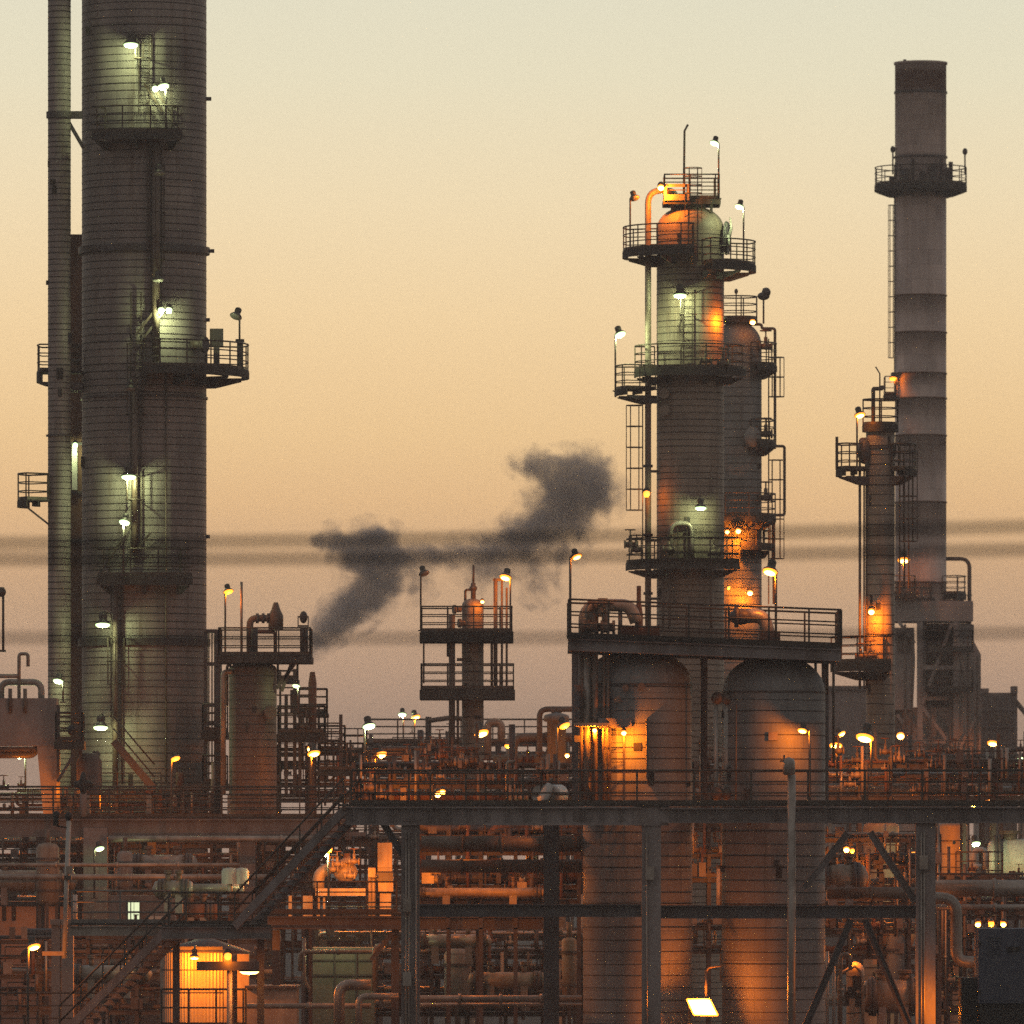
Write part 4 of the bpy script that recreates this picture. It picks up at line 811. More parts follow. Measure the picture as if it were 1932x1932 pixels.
rack('pipe rack at the lower right, behind the navy cabinet', 290, 1740, 1950, [1660,1700,1726,1760,1810,1860,1905], 60, 10, (2,3), valves=4, drops=10)
rack('distant pipe rack behind the slender column', 420, 690, 1100, [1402,1428,1460,1490], 80, 11, (2,3), valves=3, drops=6)
rack('distant pipe rack at the foot of the furnace', 470, 1540, 1935, [1430,1462,1492], 70, 12, (2,4), valves=6, drops=8)
rack('deep pipe rack filling the dark behind the stairs', 332, 490, 800, [1586,1612,1640,1672,1700], 70, 13, (3,4), m=('piped','rust','steel'), valves=5, drops=12)
rack('pipe rack seen in the slot between both drums', 285, 1290, 1375, [1450,1500,1560,1610,1655,1745,1790], 45, 14, (2,3), valves=3, drops=6)
rack('deepest pipe rack on the right, lit orange', 330, 1545, 1950, [1545,1600,1650,1700,1760,1830,1890], 90, 15, (3,4), m=('equip','pipe','rust'), valves=3, drops=10)
rack('deepest pipe rack on the left, under the huge tower', 352, -10, 800, [1590,1630,1680,1730,1790,1850], 95, 16, (3,4), m=('equip','pipe','rust'), valves=2, drops=12)
rack('deepest pipe rack at mid picture below the deck', 335, 700, 1110, [1570,1640,1700,1760,1830,1900], 85, 17, (3,4), m=('piped','pipe','rust'), valves=2, drops=10)
# far walkway with rails behind the slender column
T = thing('far_walkway', 'far railed walkway crossing behind the slender column', 'walkway', (X(780,430),430,0))
MB().bb(X(690,430),X(1085,430),430,431.5,Z(1406,430),Z(1398,430)).build('deck', M['steel'], T)
for yy in (430.05, 431.4): railing(MB(), [(X(690,430),yy,Z(1398,430)),(X(1085,430),yy,Z(1398,430))], 1.1, .035, 1.6).build('railing', M['rail'], T)
for u in (700, 808, 940, 1070): MB().beam((X(u,430),430.6,0),(X(u,430),430.6,Z(1352 if u == 808 else 1406,430)),.3,.3).build('column', M['steel'], T)
pipe('pipe bridging posts above the far walkway', [(X(808,429),429,Z(1360,429)),(X(850,429),429,Z(1354,429)),(X(872,429),429,Z(1356,429))], .13, 'piped')

# arch pipes and small vessels between slender column and drums
q = lambda Y, *uv: [P(u, v, Y) for u, v in uv]
pipe('thick dark pipe with elbow left of the pale filter vessel', q(300,(968,1480),(968,1391),(1092,1391)), .16, 'piped', .45)
pipe('tall thin pipe loop over the pale filter vessel', q(299,(1018,1500),(1018,1338),(1088,1338)), .1, 'piped', .28)
pipe('thick dark pipe running level just under the elbow pipe', q(303,(930,1432),(1095,1432)), .15, 'piped')
pipe('pair member of level pipes, upper dark one left of the orange goosenecks', q(360,(735,1455),(735,1422),(802,1422),(802,1460)), .13, 'piped', .3)
pipe('lower dark level pipe left of the orange goosenecks', q(362,(700,1445),(860,1445)), .14, 'piped')
pipe('orange lit gooseneck right beside the slender column', q(368,(920,1432),(920,1362),(946,1362),(946,1398)), .17, 'equip', .5)
pipe('small orange lit gooseneck left of the slender column foot', q(368,(846,1440),(846,1418),(866,1410),(876,1430)), .16, 'equip', .4)
pipe('thin pale standing pipe among the valves behind the deck railing', q(270,(957,1518),(957,1437),(972,1437)), .05, 'equip', .2)
T = thing('filter_vessel', 'grey upright filter vessel left of the left drum', 'vessel', (X(1050,298),298,0))
MB().lathe([(L(18,298),0),(L(18,298),Z(1362,298)),(L(24,298),Z(1361,298)),(L(24,298),Z(1352,298)),(L(22,298),Z(1349,298)),(0,Z(1343,298))], (X(1050,298),298), 26).build('shell', M['jacketg'], T)
for u in (1044, 1056): MB().tube([P(u,1345,298), P(u,1336,298)], .08, 7).build('nozzle', M['piped'], T)
T = thing('channel_head', 'pale round exchanger end showing behind the deck railing', 'heat exchanger', (X(1030,270),270,Z(1500,270)))
MB().tube([P(1030,1500,270)+Vector((-.1,0,0)), P(1052,1500,272)], .36, 24).build('shell', M['pipew'], T)
MB().lathe([(.40,0),(.40,.06),(.25,.14),(0,.17)], (0,0), 24).xform(Matrix.Translation(P(1029,1500,269.9)) @ Matrix.Rotation(R(-65),4,'Y') @ Matrix.Rotation(R(25),4,'X')).build('end_cover', M['pipew'], T)

# ================================================================== equipment seen below the decks
def exchanger(label, Y, u0, u1, v, rad, m, head=.25, sad=True, zb_=None):
    T = thing('heat_exchanger', label, 'heat exchanger', (X((u0+u1)/2,Y),Y,Z(v,Y)-rad-.5))
    a, b = P(u0,v,Y), P(u1,v,Y)
    MB().tube([a,b], rad, 22).build('shell', M[m], T)
    for s_, p in ((-1,a),(1,b)):
        d = Vector((s_,0,0)); MB().tube([p-d*.05,p+d*.07], rad*1.18, 22).tube([p+d*.08,p+d*.2], rad*1.15, 22).build('flange', M['steel'], T)
        MB().tube([p+d*.2,p+d*(.2+head*.6),p+d*(.2+head)], [rad,rad*.8,rad*.1], 20).build('head', M[m], T)
    for t in (.2,.8):
        p = a.lerp(b,t)
        if sad: MB().bb(p.x-.12,p.x+.12,Y-rad*.8,Y+rad*.8,p.z-rad-.5,p.z-rad*.6).build('saddle', M['conc'], T)
        nozzle(T, (p.x,Y,p.z+rad*.9), (0,0,1), rad*.3, .25)
    return T
exchanger('green lit exchanger with a fat end, above the landing', 285, 310, 345, 1678, .3, 'pipe', .2)
pipe('green lit level pipe running right from the fat exchanger end', q(285,(352,1676),(458,1676)), .16, 'pipe')
exchanger('dull red exchanger glimpsed above the landing, right of the lit pane', 292, 352, 392, 1720, .33, 'rust', .2)
exchanger('orange lit exchanger right of the near steel column', 274, 800, 1010, 1684, .15, 'equip', .15)
exchanger('brown exchanger right of the right drum, under the deck', 275, 1560, 1612, 1655, .42, 'equip', .25)
exchanger('big pale exchanger with green light at the right edge', 300, 1885, 1990, 1628, .85, 'pipew', .3)
exchanger('dark exchanger behind the deck brace, lower right', 296, 1640, 1700, 1765, .5, 'piped', .3)
pipe('white hockey stick pipe under the green lamp at right', q(294,(1838,1650),(1838,1603),(1860,1603),(1860,1640)), .1, 'pipew', .25)
pipe('small white branch below the hockey stick pipe', q(293.6,(1835,1634),(1852,1634)), .08, 'pipew')
pipe('white riser carrying the green lamp at right', q(294.3,(1832,1655),(1832,1585)), .05, 'pipew', None, False)
T = thing('orange_column_vessel', 'orange lit upright vessel under the deck, left of the white pipes', 'vessel', (X(1796,305),305,0))
shell(T, (X(1796,305),305), L(30,305), 0, Z(1560,305), .5, .2, 'jacketw', 30)
T = thing('orange_column_vessel', 'orange lit upright vessel behind the right deck brace', 'vessel', (X(1640,300),300,0))
shell(T, (X(1662,300),300), L(34,300), 0, Z(1560,300), .5, .2, 'jacketw', 30)
big = pipe('thick level pipe crossing at the right edge under the pale exchanger', q(270,(1762,1676),(1990,1676)), .28, 'pipe', .5)
pipe('thick hooked pipe curving down beside the right concrete column', q(264.5,(1742,1694),(1804,1694),(1804,1815),(1850,1815)), .19, 'pipe', .55)
pipe('thin rail pipe across the opening at the right', q(264,(1766,1649),(1990,1649)), .035, 'piped', None, False)
# cluster of orange lit equipment behind the stairs
T = thing('pump_cluster', 'orange lit duct and pump cluster framed by the stairs', 'pump', (X(640,290),290,Z(1735,290)))
MB().tube(fillet([P(601,1676,290),P(601,1648,290),P(625,1636,290),P(650,1636,290)],.5), .2, 14).build('suction_duct', M['equip'], T)
MB().ell(P(652,1645,289.8), .42,.3,.36).build('casing', M['equip'], T)
MB().tube([P(640,1636,289.7),P(664,1622,289.7)], .2, 12).build('motor', M['equip'], T); MB().tube([P(655,1640,289.7),P(655,1610,289.7)], .13, 10).build('discharge', M['rust'], T)
for u, v in ((628,1640),(636,1630),(660,1652),(668,1625)): valve(T, P(u,v,289.4), .17, 'equip')
MB().bb(X(596,290),X(690,290),289.4,290.6,Z(1690,290),Z(1676,290)).build('base_frame', M['equip'], T)
for u0,u1 in ((545,551),(572,590),(598,604),(610,614)): MB().bb(X(u0,290),X(u1,290),289.6,289.8,Z(1740,290),Z(1690,290)).build('leg', M['equip'], T)
T = thing('cabinet_column', 'orange lit upright duct and cabinet left of the near steel column', 'duct', (X(722,290),290,Z(1740,290)))
MB().bb(X(717,290),X(738,290),289.6,290.3,Z(1740,290),Z(1662,290)).bb(X(714,290),X(742,290),289.5,290.4,Z(1684,290),Z(1661,290)).build('cabinet', M['equip'], T)
MB().bb(X(713,290),X(740,290),289.5,290.4,Z(1644,290),Z(1590,290)).build('duct_top', M['jacketw'], T)
MB().bb(X(711,290),X(742,290),289.4,290.5,Z(1661,290)+.003,Z(1646,290)).build('dark_box', M['steel'], T)
for u in (698, 705): MB().tube([P(u,1740,289.7),P(u,1636,289.7)], .07, 8).build('riser', M['equip'], T)
MB().bb(X(695,290),X(709,290),289.4,289.6,Z(1655,290),Z(1638,290)).build('box', M['equip'], T)
T = thing('pump', 'small orange lit pump just right of the near steel column', 'pump', (X(808,274),273,Z(1668,273)))
MB().bb(X(796,273),X(819,273),272.7,273.3,Z(1667,273),Z(1652,273)).bb(X(796,273),X(814,273),272.8,273.2,Z(1652,273)+.003,Z(1641,273)).build('casing', M['equip'], T)
MB().tube([P(817,1659,273),P(826,1659,273)], .13, 12).build('motor', M['equip'], T); MB().tube([P(806,1641,273),P(806,1634,273)], .08, 8).build('outlet', M['equip'], T)
valve(T, P(822,1646,272.8), .14, 'equip')
T = thing('drain_pump', 'orange lit box pump half hidden by the dark brown column', 'pump', (X(985,276),275,Z(1700,275)))
MB().bb(X(976,275),X(994,275),274.7,275.3,Z(1690,275),Z(1664,275)).tube([P(985,1664,275),P(985,1655,275)], .1, 10).build('casing', M['equip'], T); MB().tube([P(994,1680,275),P(1004,1680,275)], .12, 10).build('motor', M['equip'], T)
# lit pane and low boxes left
T = thing('control_cabin', 'small cabin with one bright greenish pane above the landing', 'cabin', (X(275,300),300,Z(1745,300)))
MB().bb(X(205,300),X(330,300),300.02,302,Z(1745,300),Z(1690,300)).build('wall', M['steelg'], T)
f_ = MB().bb(X(240,300),X(265,300),299.93,300.015,Z(1738,300),Z(1698,300)).build('window_frame', M['steel'], T)
MB().bb(X(242,300),X(252.5,300),299.9,299.925,Z(1736,300),Z(1700,300)).bb(X(253.5,300),X(263,300),299.9,299.925,Z(1736,300),Z(1700,300)).build('pane', E['win'], f_)
MB().bb(X(241,300),X(264,300),299.86,299.89,Z(1722,300),Z(1719.5,300)).bb(X(246,300),X(248,300),299.86,299.89,Z(1736,300),Z(1700,300)).build('window_bar', M['steel'], f_)
MB().bb(X(254,300),X(259,300),299.84,299.89,Z(1736,300),Z(1727,300)).bb(X(252,300),X(262,300),299.84,299.885,Z(1727,300),Z(1725,300)).build('sill_box', M['steel'], f_)
MB().bb(X(281,300),X(312,300),299.8,299.98,Z(1740,300),Z(1728,300)).build('panel', M['pipew'], T)
# green tank wall, lower middle
T = thing('green_tank', 'pale green lit tank wall below the reddish walkway', 'tank', (X(648,281),281,0))
MB().bb(X(590,281),X(706,281),281,283,0,Z(1788,281)).build('wall', M['green'], T)
for v in (1812,1840): MB().bb(X(588,281),X(708,281),280.94,280.99,Z(v,281)-.03,Z(v,281)+.03).build('stiffener', M['steel'], T)
for u in (632, 672): MB().bb(X(u,281)-.03,X(u,281)+.03,280.9,280.935,0,Z(1790,281)).build('stiffener', M['steel'], T)
pipe('level pipe in front of the pale green tank', q(279,(566,1832),(566,1796),(710,1796)), .07, 'equip', .2)
pipe('pale pipe dropping at the right end of the green tank', q(278.5,(720,1784),(708,1790),(708,1870)), .11, 'pipe', .25)
pipe('orange lit thin pipe left of the green tank', q(279,(574,1770),(574,1850),(584,1868)), .06, 'equip', .3)
pipe('bent grey pipe at the bottom, left of the near steel column', q(268,(640,1960),(640,1858),(700,1858)), .17, 'pipe', .35)
pipe('lower bent grey pipe beside the near steel column', q(266.5,(677,1960),(677,1880),(752,1880)), .1, 'pipe', .25)
pipe('orange lit pipe along the bottom left of the near column', q(271,(466,1898),(700,1898)), .09, 'equip')
T = thing('low_tank', 'orange lit low tank roof at the bottom behind the T post', 'tank', (X(560,275),275,0))
MB().bb(X(466,275),X(560,275),275,278,0,Z(1865,275)).build('body', M['equip'], T); MB().bb(X(462,275),X(564,275),274.9,278.1,Z(1865,275)+.002,Z(1860,275)).build('lid', M['steel'], T)
# horseshoe pipes and small vessel lower right
for i, (u0, u1, v, rr_, m_) in enumerate(((1561,1561,1795,.05,'pipew'),(1573,1573,1815,.05,'pipew'))): pipe(('outer' if i == 0 else 'inner')+' pale standing pipe beside the red lit vessel at lower right', q(270,(u0,1935),(u1,v)), rr_, m_, None, False)
pipe('orange lit hairpin pipe over the red lit vessel at lower right', q(270,(1586,1935),(1586,1800),(1604,1800),(1604,1830)), .06, 'equip', .15)
T = thing('red_lit_vessel', 'small red lit upright vessel between the lower deck braces', 'vessel', (X(1614,271),271,0))
shell(T, (X(1614,271),271), L(17,271), 0, Z(1835,271), .6, .35, 'equip', 24)
for u in (1583, 1628): MB().tube(fillet([P(u,1935,270.6),P(u,1838,270.6),P(1614,1822,270.6)],.2), .05, 8).build('loop_pipe', M['equip'], T)
exchanger('long dim drum at the bottom right behind the deck braces', 276, 1650, 1720, 1880, .55, 'equip', .4)
# navy cabinet at the bottom right corner
T = thing('navy_cabinet', 'big dark navy cabinet cut by the bottom right corner', 'cabinet', (X(1900,257),257,0)); xn = lambda u: X(u,257.); zn = lambda v: Z(v,257.)
MB().bb(xn(1846),xn(2010),257,259.5,zn(1893),zn(1752)).build('body', M['navy'], T)
MB().bb(xn(1816),xn(1845.5),257.6,259.4,0,zn(1846)).build('side_box', M['black'], T)
MB().bb(xn(1850),xn(2010),257.1,259.4,0,zn(1894)).build('skirt', M['black'], T)
MB().bb(xn(1846)+.05,xn(2005),256.985,256.997,zn(1888),zn(1757)).build('door', M['navy'], T)
for k in range(7): MB().bb(xn(1862),xn(1888),256.95,256.982,zn(1770+k*5),zn(1768+k*5)).build('louvre', M['navy'], T)
for v in (1775, 1868): MB().bb(xn(1847),xn(1850),256.9,256.98,zn(v+8),zn(v)).build('hinge', M['black'], T)
MB().bb(xn(1900),xn(1924),256.93,256.995,zn(1795),zn(1786)).build('handle', M['black'], T)
# orange corrugated tank, T post, bottom railing, left bottom columns
Yd = 276.; xd = lambda u: X(u,Yd); zd = lambda v: Z(v,Yd)
T = thing('corrugated_tank', 'round orange lit corrugated tank at the bottom left under the landing', 'tank', (xd(380),Yd,0))
sc = (xd(384), Yd+1.45); sr = L(84,Yd); cw = MB(); n = 160; vs_ = []
for i in range(n+1):
    a_ = 2*math.pi*i/n; q_ = sr + (.018 if i % 2 else -.012)
    for z_ in (0, zd(1797)): vs_.append((sc[0]+q_*math.cos(a_), sc[1]+q_*math.sin(a_), z_))
cw.add(vs_, [(i*2,i*2+2,i*2+3,i*2+1) for i in range(n)]).build('wall', M['corr'], T)
MB().lathe([(sr+.03,zd(1798)),(sr+.03,zd(1797)+.03),(.2,zd(1797)+.45),(0,zd(1797)+.46)], sc, 40).build('roof', M['steel'], T)
for v in (1830, 1872): MB().ring(sc, zd(v)-.015, zd(v)+.015, sr+.012, sr+.035, 0, 360).build('strap', M['steel'], T)
MB().bb(xd(300),xd(420),Yd-.03,Yd-.01,zd(1792),zd(1786)).build('gutter', M['steel'], T)
MB().bb(xd(422)+.005,xd(437),Yd-.04,Yd+.09,0,zd(1797)).build('corner_post', M['equip'], T)
MB().bb(xd(448),xd(470),Yd-.2,Yd+.4,0,zd(1800)).build('downpipe_box', M['equip'], T)
T = thing('bottom_walkway', 'railed walkway at the bottom in front of the orange corrugated tank', 'walkway', (X(390,266),266,0))
MB().bb(X(300,266),X(466,266),265.8,267,Z(1945,266),Z(1940,266)).build('deck', M['grate'], T)
railing(MB(), [(X(305,266),265.9,Z(1936,266)),(X(464,266),265.9,Z(1936,266))], 1.15, .035, .85, 1).build('railing', M['rail'], T)
for u in (310, 460): MB().beam((X(u,266),266.3,0),(X(u,266),266.3,Z(1945,266)),.2,.2).build('column', M['steel'], T)
railing(MB(), [(X(-10,270),270,Z(1945,270)),(X(205,270),270,Z(1945,270))], 1.2, .028, 1.4).build('railing', M['rail'], None, 'dim railing across the bottom left corner', 'railing')
for u0, u1, lab in ((97,113,'left of the pair of pinkish concrete posts at the bottom left'),(116,138,'right and wider of the pinkish concrete posts at the bottom left')):
    MB().bb(X(u0,274),X(u1,274),274,274.5,0,Z(1745,274)).bb(X(u0-2,274),X(u1+2,274),273.9,274.6,Z(1745,274)+.002,Z(1735,274)).build('concrete_post', M['conc2'], None, lab, 'concrete post')
T = thing('grey_building', 'low grey mauve building behind the bottom left posts', 'building', (X(60,340),340,0))
MB().bb(X(-40,340),X(160,340),340,344,0,Z(1705,340)).build('wall', M['wall'], T); MB().bb(X(-42,340),X(162,340),339.8,344.2,Z(1705,340)+.003,Z(1700,340)).build('roof', M['steelg'], T)
for u in (4, 22): MB().bb(X(u,340),X(u+8,340),339.93,339.99,Z(1735,340),Z(1705,340)).build('window', M['black'], T)
# pole with junction box at left
T = thing('lit_pole', 'tall yellow green lit pole with junction box left of the landing', 'pole', (X(125,268),268,Z(1800,268))); pz = lambda v: Z(v,268.)
MB().tube([P(121,1808,268),P(130,1548,268)], .075, 9).build('pole', M['pipew'], T)  # pale colour stands in for the yellow green lamp light on the pole
MB().bb(X(125,268),X(138,268),267.8,268.1,pz(1648),pz(1634)).build('junction_box', M['equip'], T); MB().bb(X(122,268),X(135,268),267.8,268.2,pz(1660),pz(1652)).build('clamp', M['steel'], T)
MB().ell(P(130,1541,268), .13,.13,.15).build('head', M['black'], T); MB().tube([P(106,1538,268),P(106,1558,268)], .1, 8).ell(P(106,1538,268),.12,.12,.14).tube([P(106,1558,268),P(128,1562,268)],.03,6).build('camera_head', M['black'], T)
MB().bb(X(80,268),X(122,268),267.9,268.2,pz(1803),pz(1795)).build('bracket', M['equip'], T)
pipe('thin pipe column at the left of the landing rail', q(270,(140,1748),(140,1688)), .1, 'pipew', None, False)
# power cables crossing close to the camera, far out of focus
def cable(label, pts, Y, r):
    a, b = pts; n = 16; xs = []
    for i in range(n+1):
        t = -.6 + 2.2*i/n; u = 1932*t; v = a+(b-a)*t
        xs.append((X(u,Y), Y, Z(v,Y) + .06*(t-.5)**2))
    MB().tube(xs, r, 8).build('power_cable', M['cable'], None, label, 'cable', 'blurred power cables close to the viewer')
cable('upper of the two close blurred cables', (1030,998), 50, .019)
cable('lower of the two close blurred cables', (1060,1042), 50, .019)
cable('lowest blurred cable, crossing alone well below the pair', (1208,1199), 50, .015)

T = thing('twin_filter', 'pair of pale mint filter pots above the green lit level pipe', 'filter', (X(446,284),284,Z(1672,284)))
for u, r_ in ((434,.28),(456,.24)): MB().lathe([(r_,0),(r_,.42),(r_*.8,.52),(0,.55)], (X(u,284),284,Z(1668,284)), 18).tube([(X(u,284),284,Z(1668,284)-.3),(X(u,284),284,Z(1668,284))],.08,8).build('pot', M['pipew'], T)

def upright(label, Y, u, ru, v0, v1, m, legs=True):
    T = thing('upright_vessel', label, 'vessel', (X(u,Y),Y,0)); r_ = L(ru,Y); z0 = Z(v0,Y); z1 = Z(v1,Y)
    MB().lathe([(.02,z0-r_*.45),(r_*.7,z0-r_*.3),(r_,z0),(r_,z1),(r_*.75,z1+r_*.35),(.02,z1+r_*.5)], (X(u,Y),Y), 26).build('shell', M[m], T)
    for k in (0,1): hoop(T, (X(u,Y),Y), r_, z0+(z1-z0)*(.2+.6*k), .08, .05)
    MB().tube([(X(u,Y),Y,z1+r_*.4),(X(u,Y),Y,z1+r_*.5+.5)], .09, 8).build('nozzle', M['piped'], T)
    for k in range(3):
        a_ = k*2.1+.5; MB().beam((X(u,Y)+r_*.85*math.cos(a_),Y+r_*.85*math.sin(a_),0),(X(u,Y)+r_*.85*math.cos(a_),Y+r_*.85*math.sin(a_),z0+.3),.12,.12).build('leg', M['steel'], T)
upright('beige upright vessel behind the lit pole, under the left deck', 326, 90, 22, 1700, 1600, 'jacketw')
upright('small grey upright vessel under the left deck, right of the wide concrete column', 326, 236, 15, 1690, 1612, 'jacketg')
upright('brown upright vessel behind the foot of the stairs landing', 300, 210, 20, 1900, 1800, 'jacketw')
upright('grey upright vessel low between the near steel column and the dark column', 283, 862, 24, 1900, 1800, 'jacketg')
upright('beige upright vessel left of the left drum, low down', 281, 1074, 14, 1880, 1775, 'jacketw')
upright('grey upright vessel behind the lower right braces', 284, 1690, 18, 1880, 1770, 'jacketg')
exchanger('long brown level drum under the left end of the left deck', 327, -20, 122, 1662, .42, 'equip', .3)
exchanger('grey level drum under the left deck between concrete column and stairs', 327, 262, 352, 1630, .36, 'pipe', .25)
exchanger('pair of stacked exchangers upper one, low behind the near steel column', 281, 800, 905, 1776, .24, 'pipe', .2)
exchanger('pair of stacked exchangers lower one, low behind the near steel column', 281, 905, 1010, 1850, .28, 'equip', .2)
exchanger('grey level drum behind the bottom left posts', 287, 150, 262, 1838, .3, 'pipe', .25)
for i, (u0, u1, v, Y_, r_, lb) in enumerate(((-10,505,1655,325,.12,'long grey pipe level across the left side under the deck'),(-10,452,1632,324,.08,'thin grey pipe level across the left side, just above the long grey one'),(205,640,1583,329,.13,'grey pipe hugging the underside of the left deck'),
    (795,1098,1592,268,.26,'fat dark pipe right under the main deck beside the left drum'),(795,1098,1634,269,.22,'second fat dark pipe under the main deck beside the left drum'),(790,1098,1884,270,.11,'pale level pipe low between near column and left drum'),(790,1098,1896,270.4,.07,'thin level pipe just below the pale one, near the bottom'),
    (1560,1728,1685,270,.2,'fat dark pipe behind the right deck braces'),(1766,1990,1712,268,.1,'pale pipe crossing above the three orange bulbs'))):
    pipe(lb, [P(u0,v,Y_),P(u1,v,Y_)], r_, 'pipe' if 'dark' not in lb else 'piped')
# ================================================================== lamps (all lit lamps in the photo are lamps here)
F1 = Y1 - 2.55 - 1.05
lamp('W',247,84,F1,'g',62,'topmost bright greenish lamp on the huge tower',tilt=0)
lamp('P',308,163,F1+.3,'g',26,'greenish lamp on a thin post above the top platform of the huge tower',pu=313,bv=258,tilt=-12,s=.8)
lamp('B',293,166,F1+.5,'g',8,'small greenish lamp left of the post lamp above the top platform of the huge tower',on=2)
lamp('W',300,327,F1,'g',0,'unlit grey lamp below the top platform of the huge tower',on=0,s=.75)
lamp('W',298,528,F1,'g',0,'unlit grey lamp below the ring band of the huge tower',on=0,s=.75)
lamp('B',304,584,F1+.5,'g',30,'left of the twin greenish lamps above the mid platform of the huge tower',on=2)
lamp('B',319,584,F1+.5,'g',30,'right of the twin greenish lamps above the mid platform of the huge tower',on=2)
lamp('W',245,734,F1,'g',0,'unlit grey lamp left of the caged ladder below the mid platform of the huge tower',on=0,s=.75)
lamp('W',243,899,F1,'g',70,'bright greenish lamp halfway down the huge tower beside the caged ladder')
lamp('P',235,985,F1-.1,'g',26,'greenish post lamp above the lowest platform of the huge tower',pu=233,bv=1085,tilt=10,s=.75)
lamp('W',194,1178,F1,'g',30,'bright greenish lamp low on the huge tower, above the dark band')
lamp('W',190,1372,F1-.3,'g',34,'bright greenish lamp at the foot of the huge tower, above the foot stair')
lamp('P',110,1285,347.2,'g',10,'round greenish lamp at the foot of the slim riser column',pu=119,bv=1325,tilt=10,s=.7)
lamp('B',142,838,354.9,'g',30,'small lamp lighting the slot between slim column and huge tower',s=.8)
lamp('P',445,597,Y1-1,'g',0,'dark unlit lamp on the right end of the mid platform of the huge tower',pu=452,bv=655,tilt=20,on=0,s=.8)
F2 = Y2 - 1.53 - 1.2
lamp('W',1283,557,F2,'g',90,'bright greenish lamp high on the middle domed column')
lamp('P',1170,631,Y2-1.2,'g',60,'greenish post lamp left of the middle domed column, over its lower left platform',pu=1161,bv=738,tilt=-20,s=.85)
lamp('P',1348,270,Y2-1,'g',22,'greenish lamp on the tall thin post at the very top of the middle domed column',pu=1356,bv=375,tilt=15,s=.7)
lamp('P',1395,390,Y2-1.6,'g',40,'greenish post lamp right of the dome of the middle column',pu=1403,bv=500,tilt=15,s=.7)
lamp('P',1197,374,Y2-1.2,'g',0,'unlit brown post lamp left of the dome of the middle column',pu=1189,bv=470,tilt=-15,on=0,s=.75)
lamp('W',1322,958,F2-.1,'g',48,'greenish lamp low on the middle domed column',s=.85)
lamp('B',1247,352,Y2-1.55,'o',190,'orange lamp at the bend of the overhead pipe lighting the dome',s=1.1,rad=.15)
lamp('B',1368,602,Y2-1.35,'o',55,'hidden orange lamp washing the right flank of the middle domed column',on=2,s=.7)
lamp('B',1420,606,Y3-1.6,'o',8,'small orange lamp under the top platform of the darker domed column',s=1.0)
lamp('B',1220,930,Y2-1.0,'o',10,'orange lamp on the overhead pipe left of the middle domed column',s=1.2,on=2)
lamp('B',1393,1000,Y3-2.0,'o',170,'orange lamp at mid height on the darker domed column',s=1.0)
lamp('B',1372,1002,Y3-2.6,'o',12,'small orange lamp just left of the mid height lamp on the darker domed column',s=.8)
lamp('B',1415,1117,Y3-1.9,'o',110,'orange lamp low on the darker domed column above the drum platform',s=1.0)
lamp('B',1375,1108,Y3-1.7,'o',26,'weak orange lamp low on the darker domed column at its left edge',s=.6,on=2)
lamp('P',1453,1078,Y8-1.6,'o',60,'bright orange post lamp on the drum platform right of the columns',pu=1464,bv=1205,tilt=14,s=.78)
lamp('P',1088,1050,Y8-1.7,'o',14,'orange finned post lamp at the left end of the drum platform',pu=1076,bv=1200,tilt=-22,s=.55)
lamp('P',954,1089,Y6-1.6,'o',45,'bright orange lamp above the upper square platform of the slender column',pu=963,bv=1192,tilt=14,s=.85)
lamp('P',800,1082,Y6-1.5,'g',0,'dark unlit lamp on the left post of the slender column platform',pu=794,bv=1190,tilt=-18,on=0,s=.75)
lamp('B',910,1134,Y6-.7,'o',10,'tiny orange lamp at the head of the slender column',s=.6)
lamp('P',431,1116,Y7-1.6,'o',16,'orange finned post lamp on the platform of the stout vessel',pu=425,bv=1236,tilt=-14,s=.65,on=2)
lamp('P',559,1294,Y7-1,'g',5,'greenish twin lamp right of the stout vessel under its platform',pu=563,bv=1350,tilt=10,s=.5)
lamp('P',1622,783,Y4-1,'o',12,'bright orange lamp beside the head of the slim right column',pu=1617,bv=884,tilt=-14,s=.75)
lamp('P',1685,714,Y5-1,'o',12,'small orange lamp on the little platform of the tall chimney',pu=1689,bv=742,s=.8,on=2)
lamp('P',1705,1056,Y5-4,'o',60,'bright orange lamp in front of the lower part of the tall chimney',pu=1705,bv=1122,s=1.25)
lamp('B',1644,1152,Y4-1.35,'o',160,'orange wall lamp lighting the lower part of the slim right column',s=1.0)
lamp('P',1632,1391,298,'o',130,'largest bright orange post lamp right of the right drum',pu=1644,bv=1475,tilt=12,s=1.05)
lamp('P',1577,1406,300,'o',60,'round orange post lamp just right of the right drum',pu=1579,bv=1475,tilt=3,s=.75)
lamp('P',1587,1385,306,'o',22,'tilted orange lamp just above the round one, right of the right drum',pu=1578,bv=1475,tilt=-35,s=.55)
lamp('B',1699,1386,520,'o',50,'orange lamp on the furnace firebox',s=1.7)
lamp('P',1874,1402,525,'o',90,'orange post lamp before the grey sheet block',pu=1881,bv=1450,tilt=10,s=1.2)
lamp('P',1810,1430,500,'g',25,'small greenish post lamp at the foot of the furnace',pu=1801,bv=1470,tilt=-20,s=.7)
lamp('P',1922,1434,400,'g',25,'greenish post lamp at the right edge beyond the deck railing',pu=1911,bv=1475,tilt=-30,s=.75)
lamp('P',1514,1378,Y8-2.4,'o',52,'finned orange lamp lighting the front of the right drum',pu=1528,bv=1515,tilt=12,s=.5,rad=.15)
lamp('B',1177,1381,265.7,'o',80,'orange lamp under the cable duct lighting the flank of the left drum',s=.6,rad=.2)
lamp('B',1122,1376,Y8-1.65,'o',75,'orange lamp under the canopy at the edge of the left drum',s=.5)
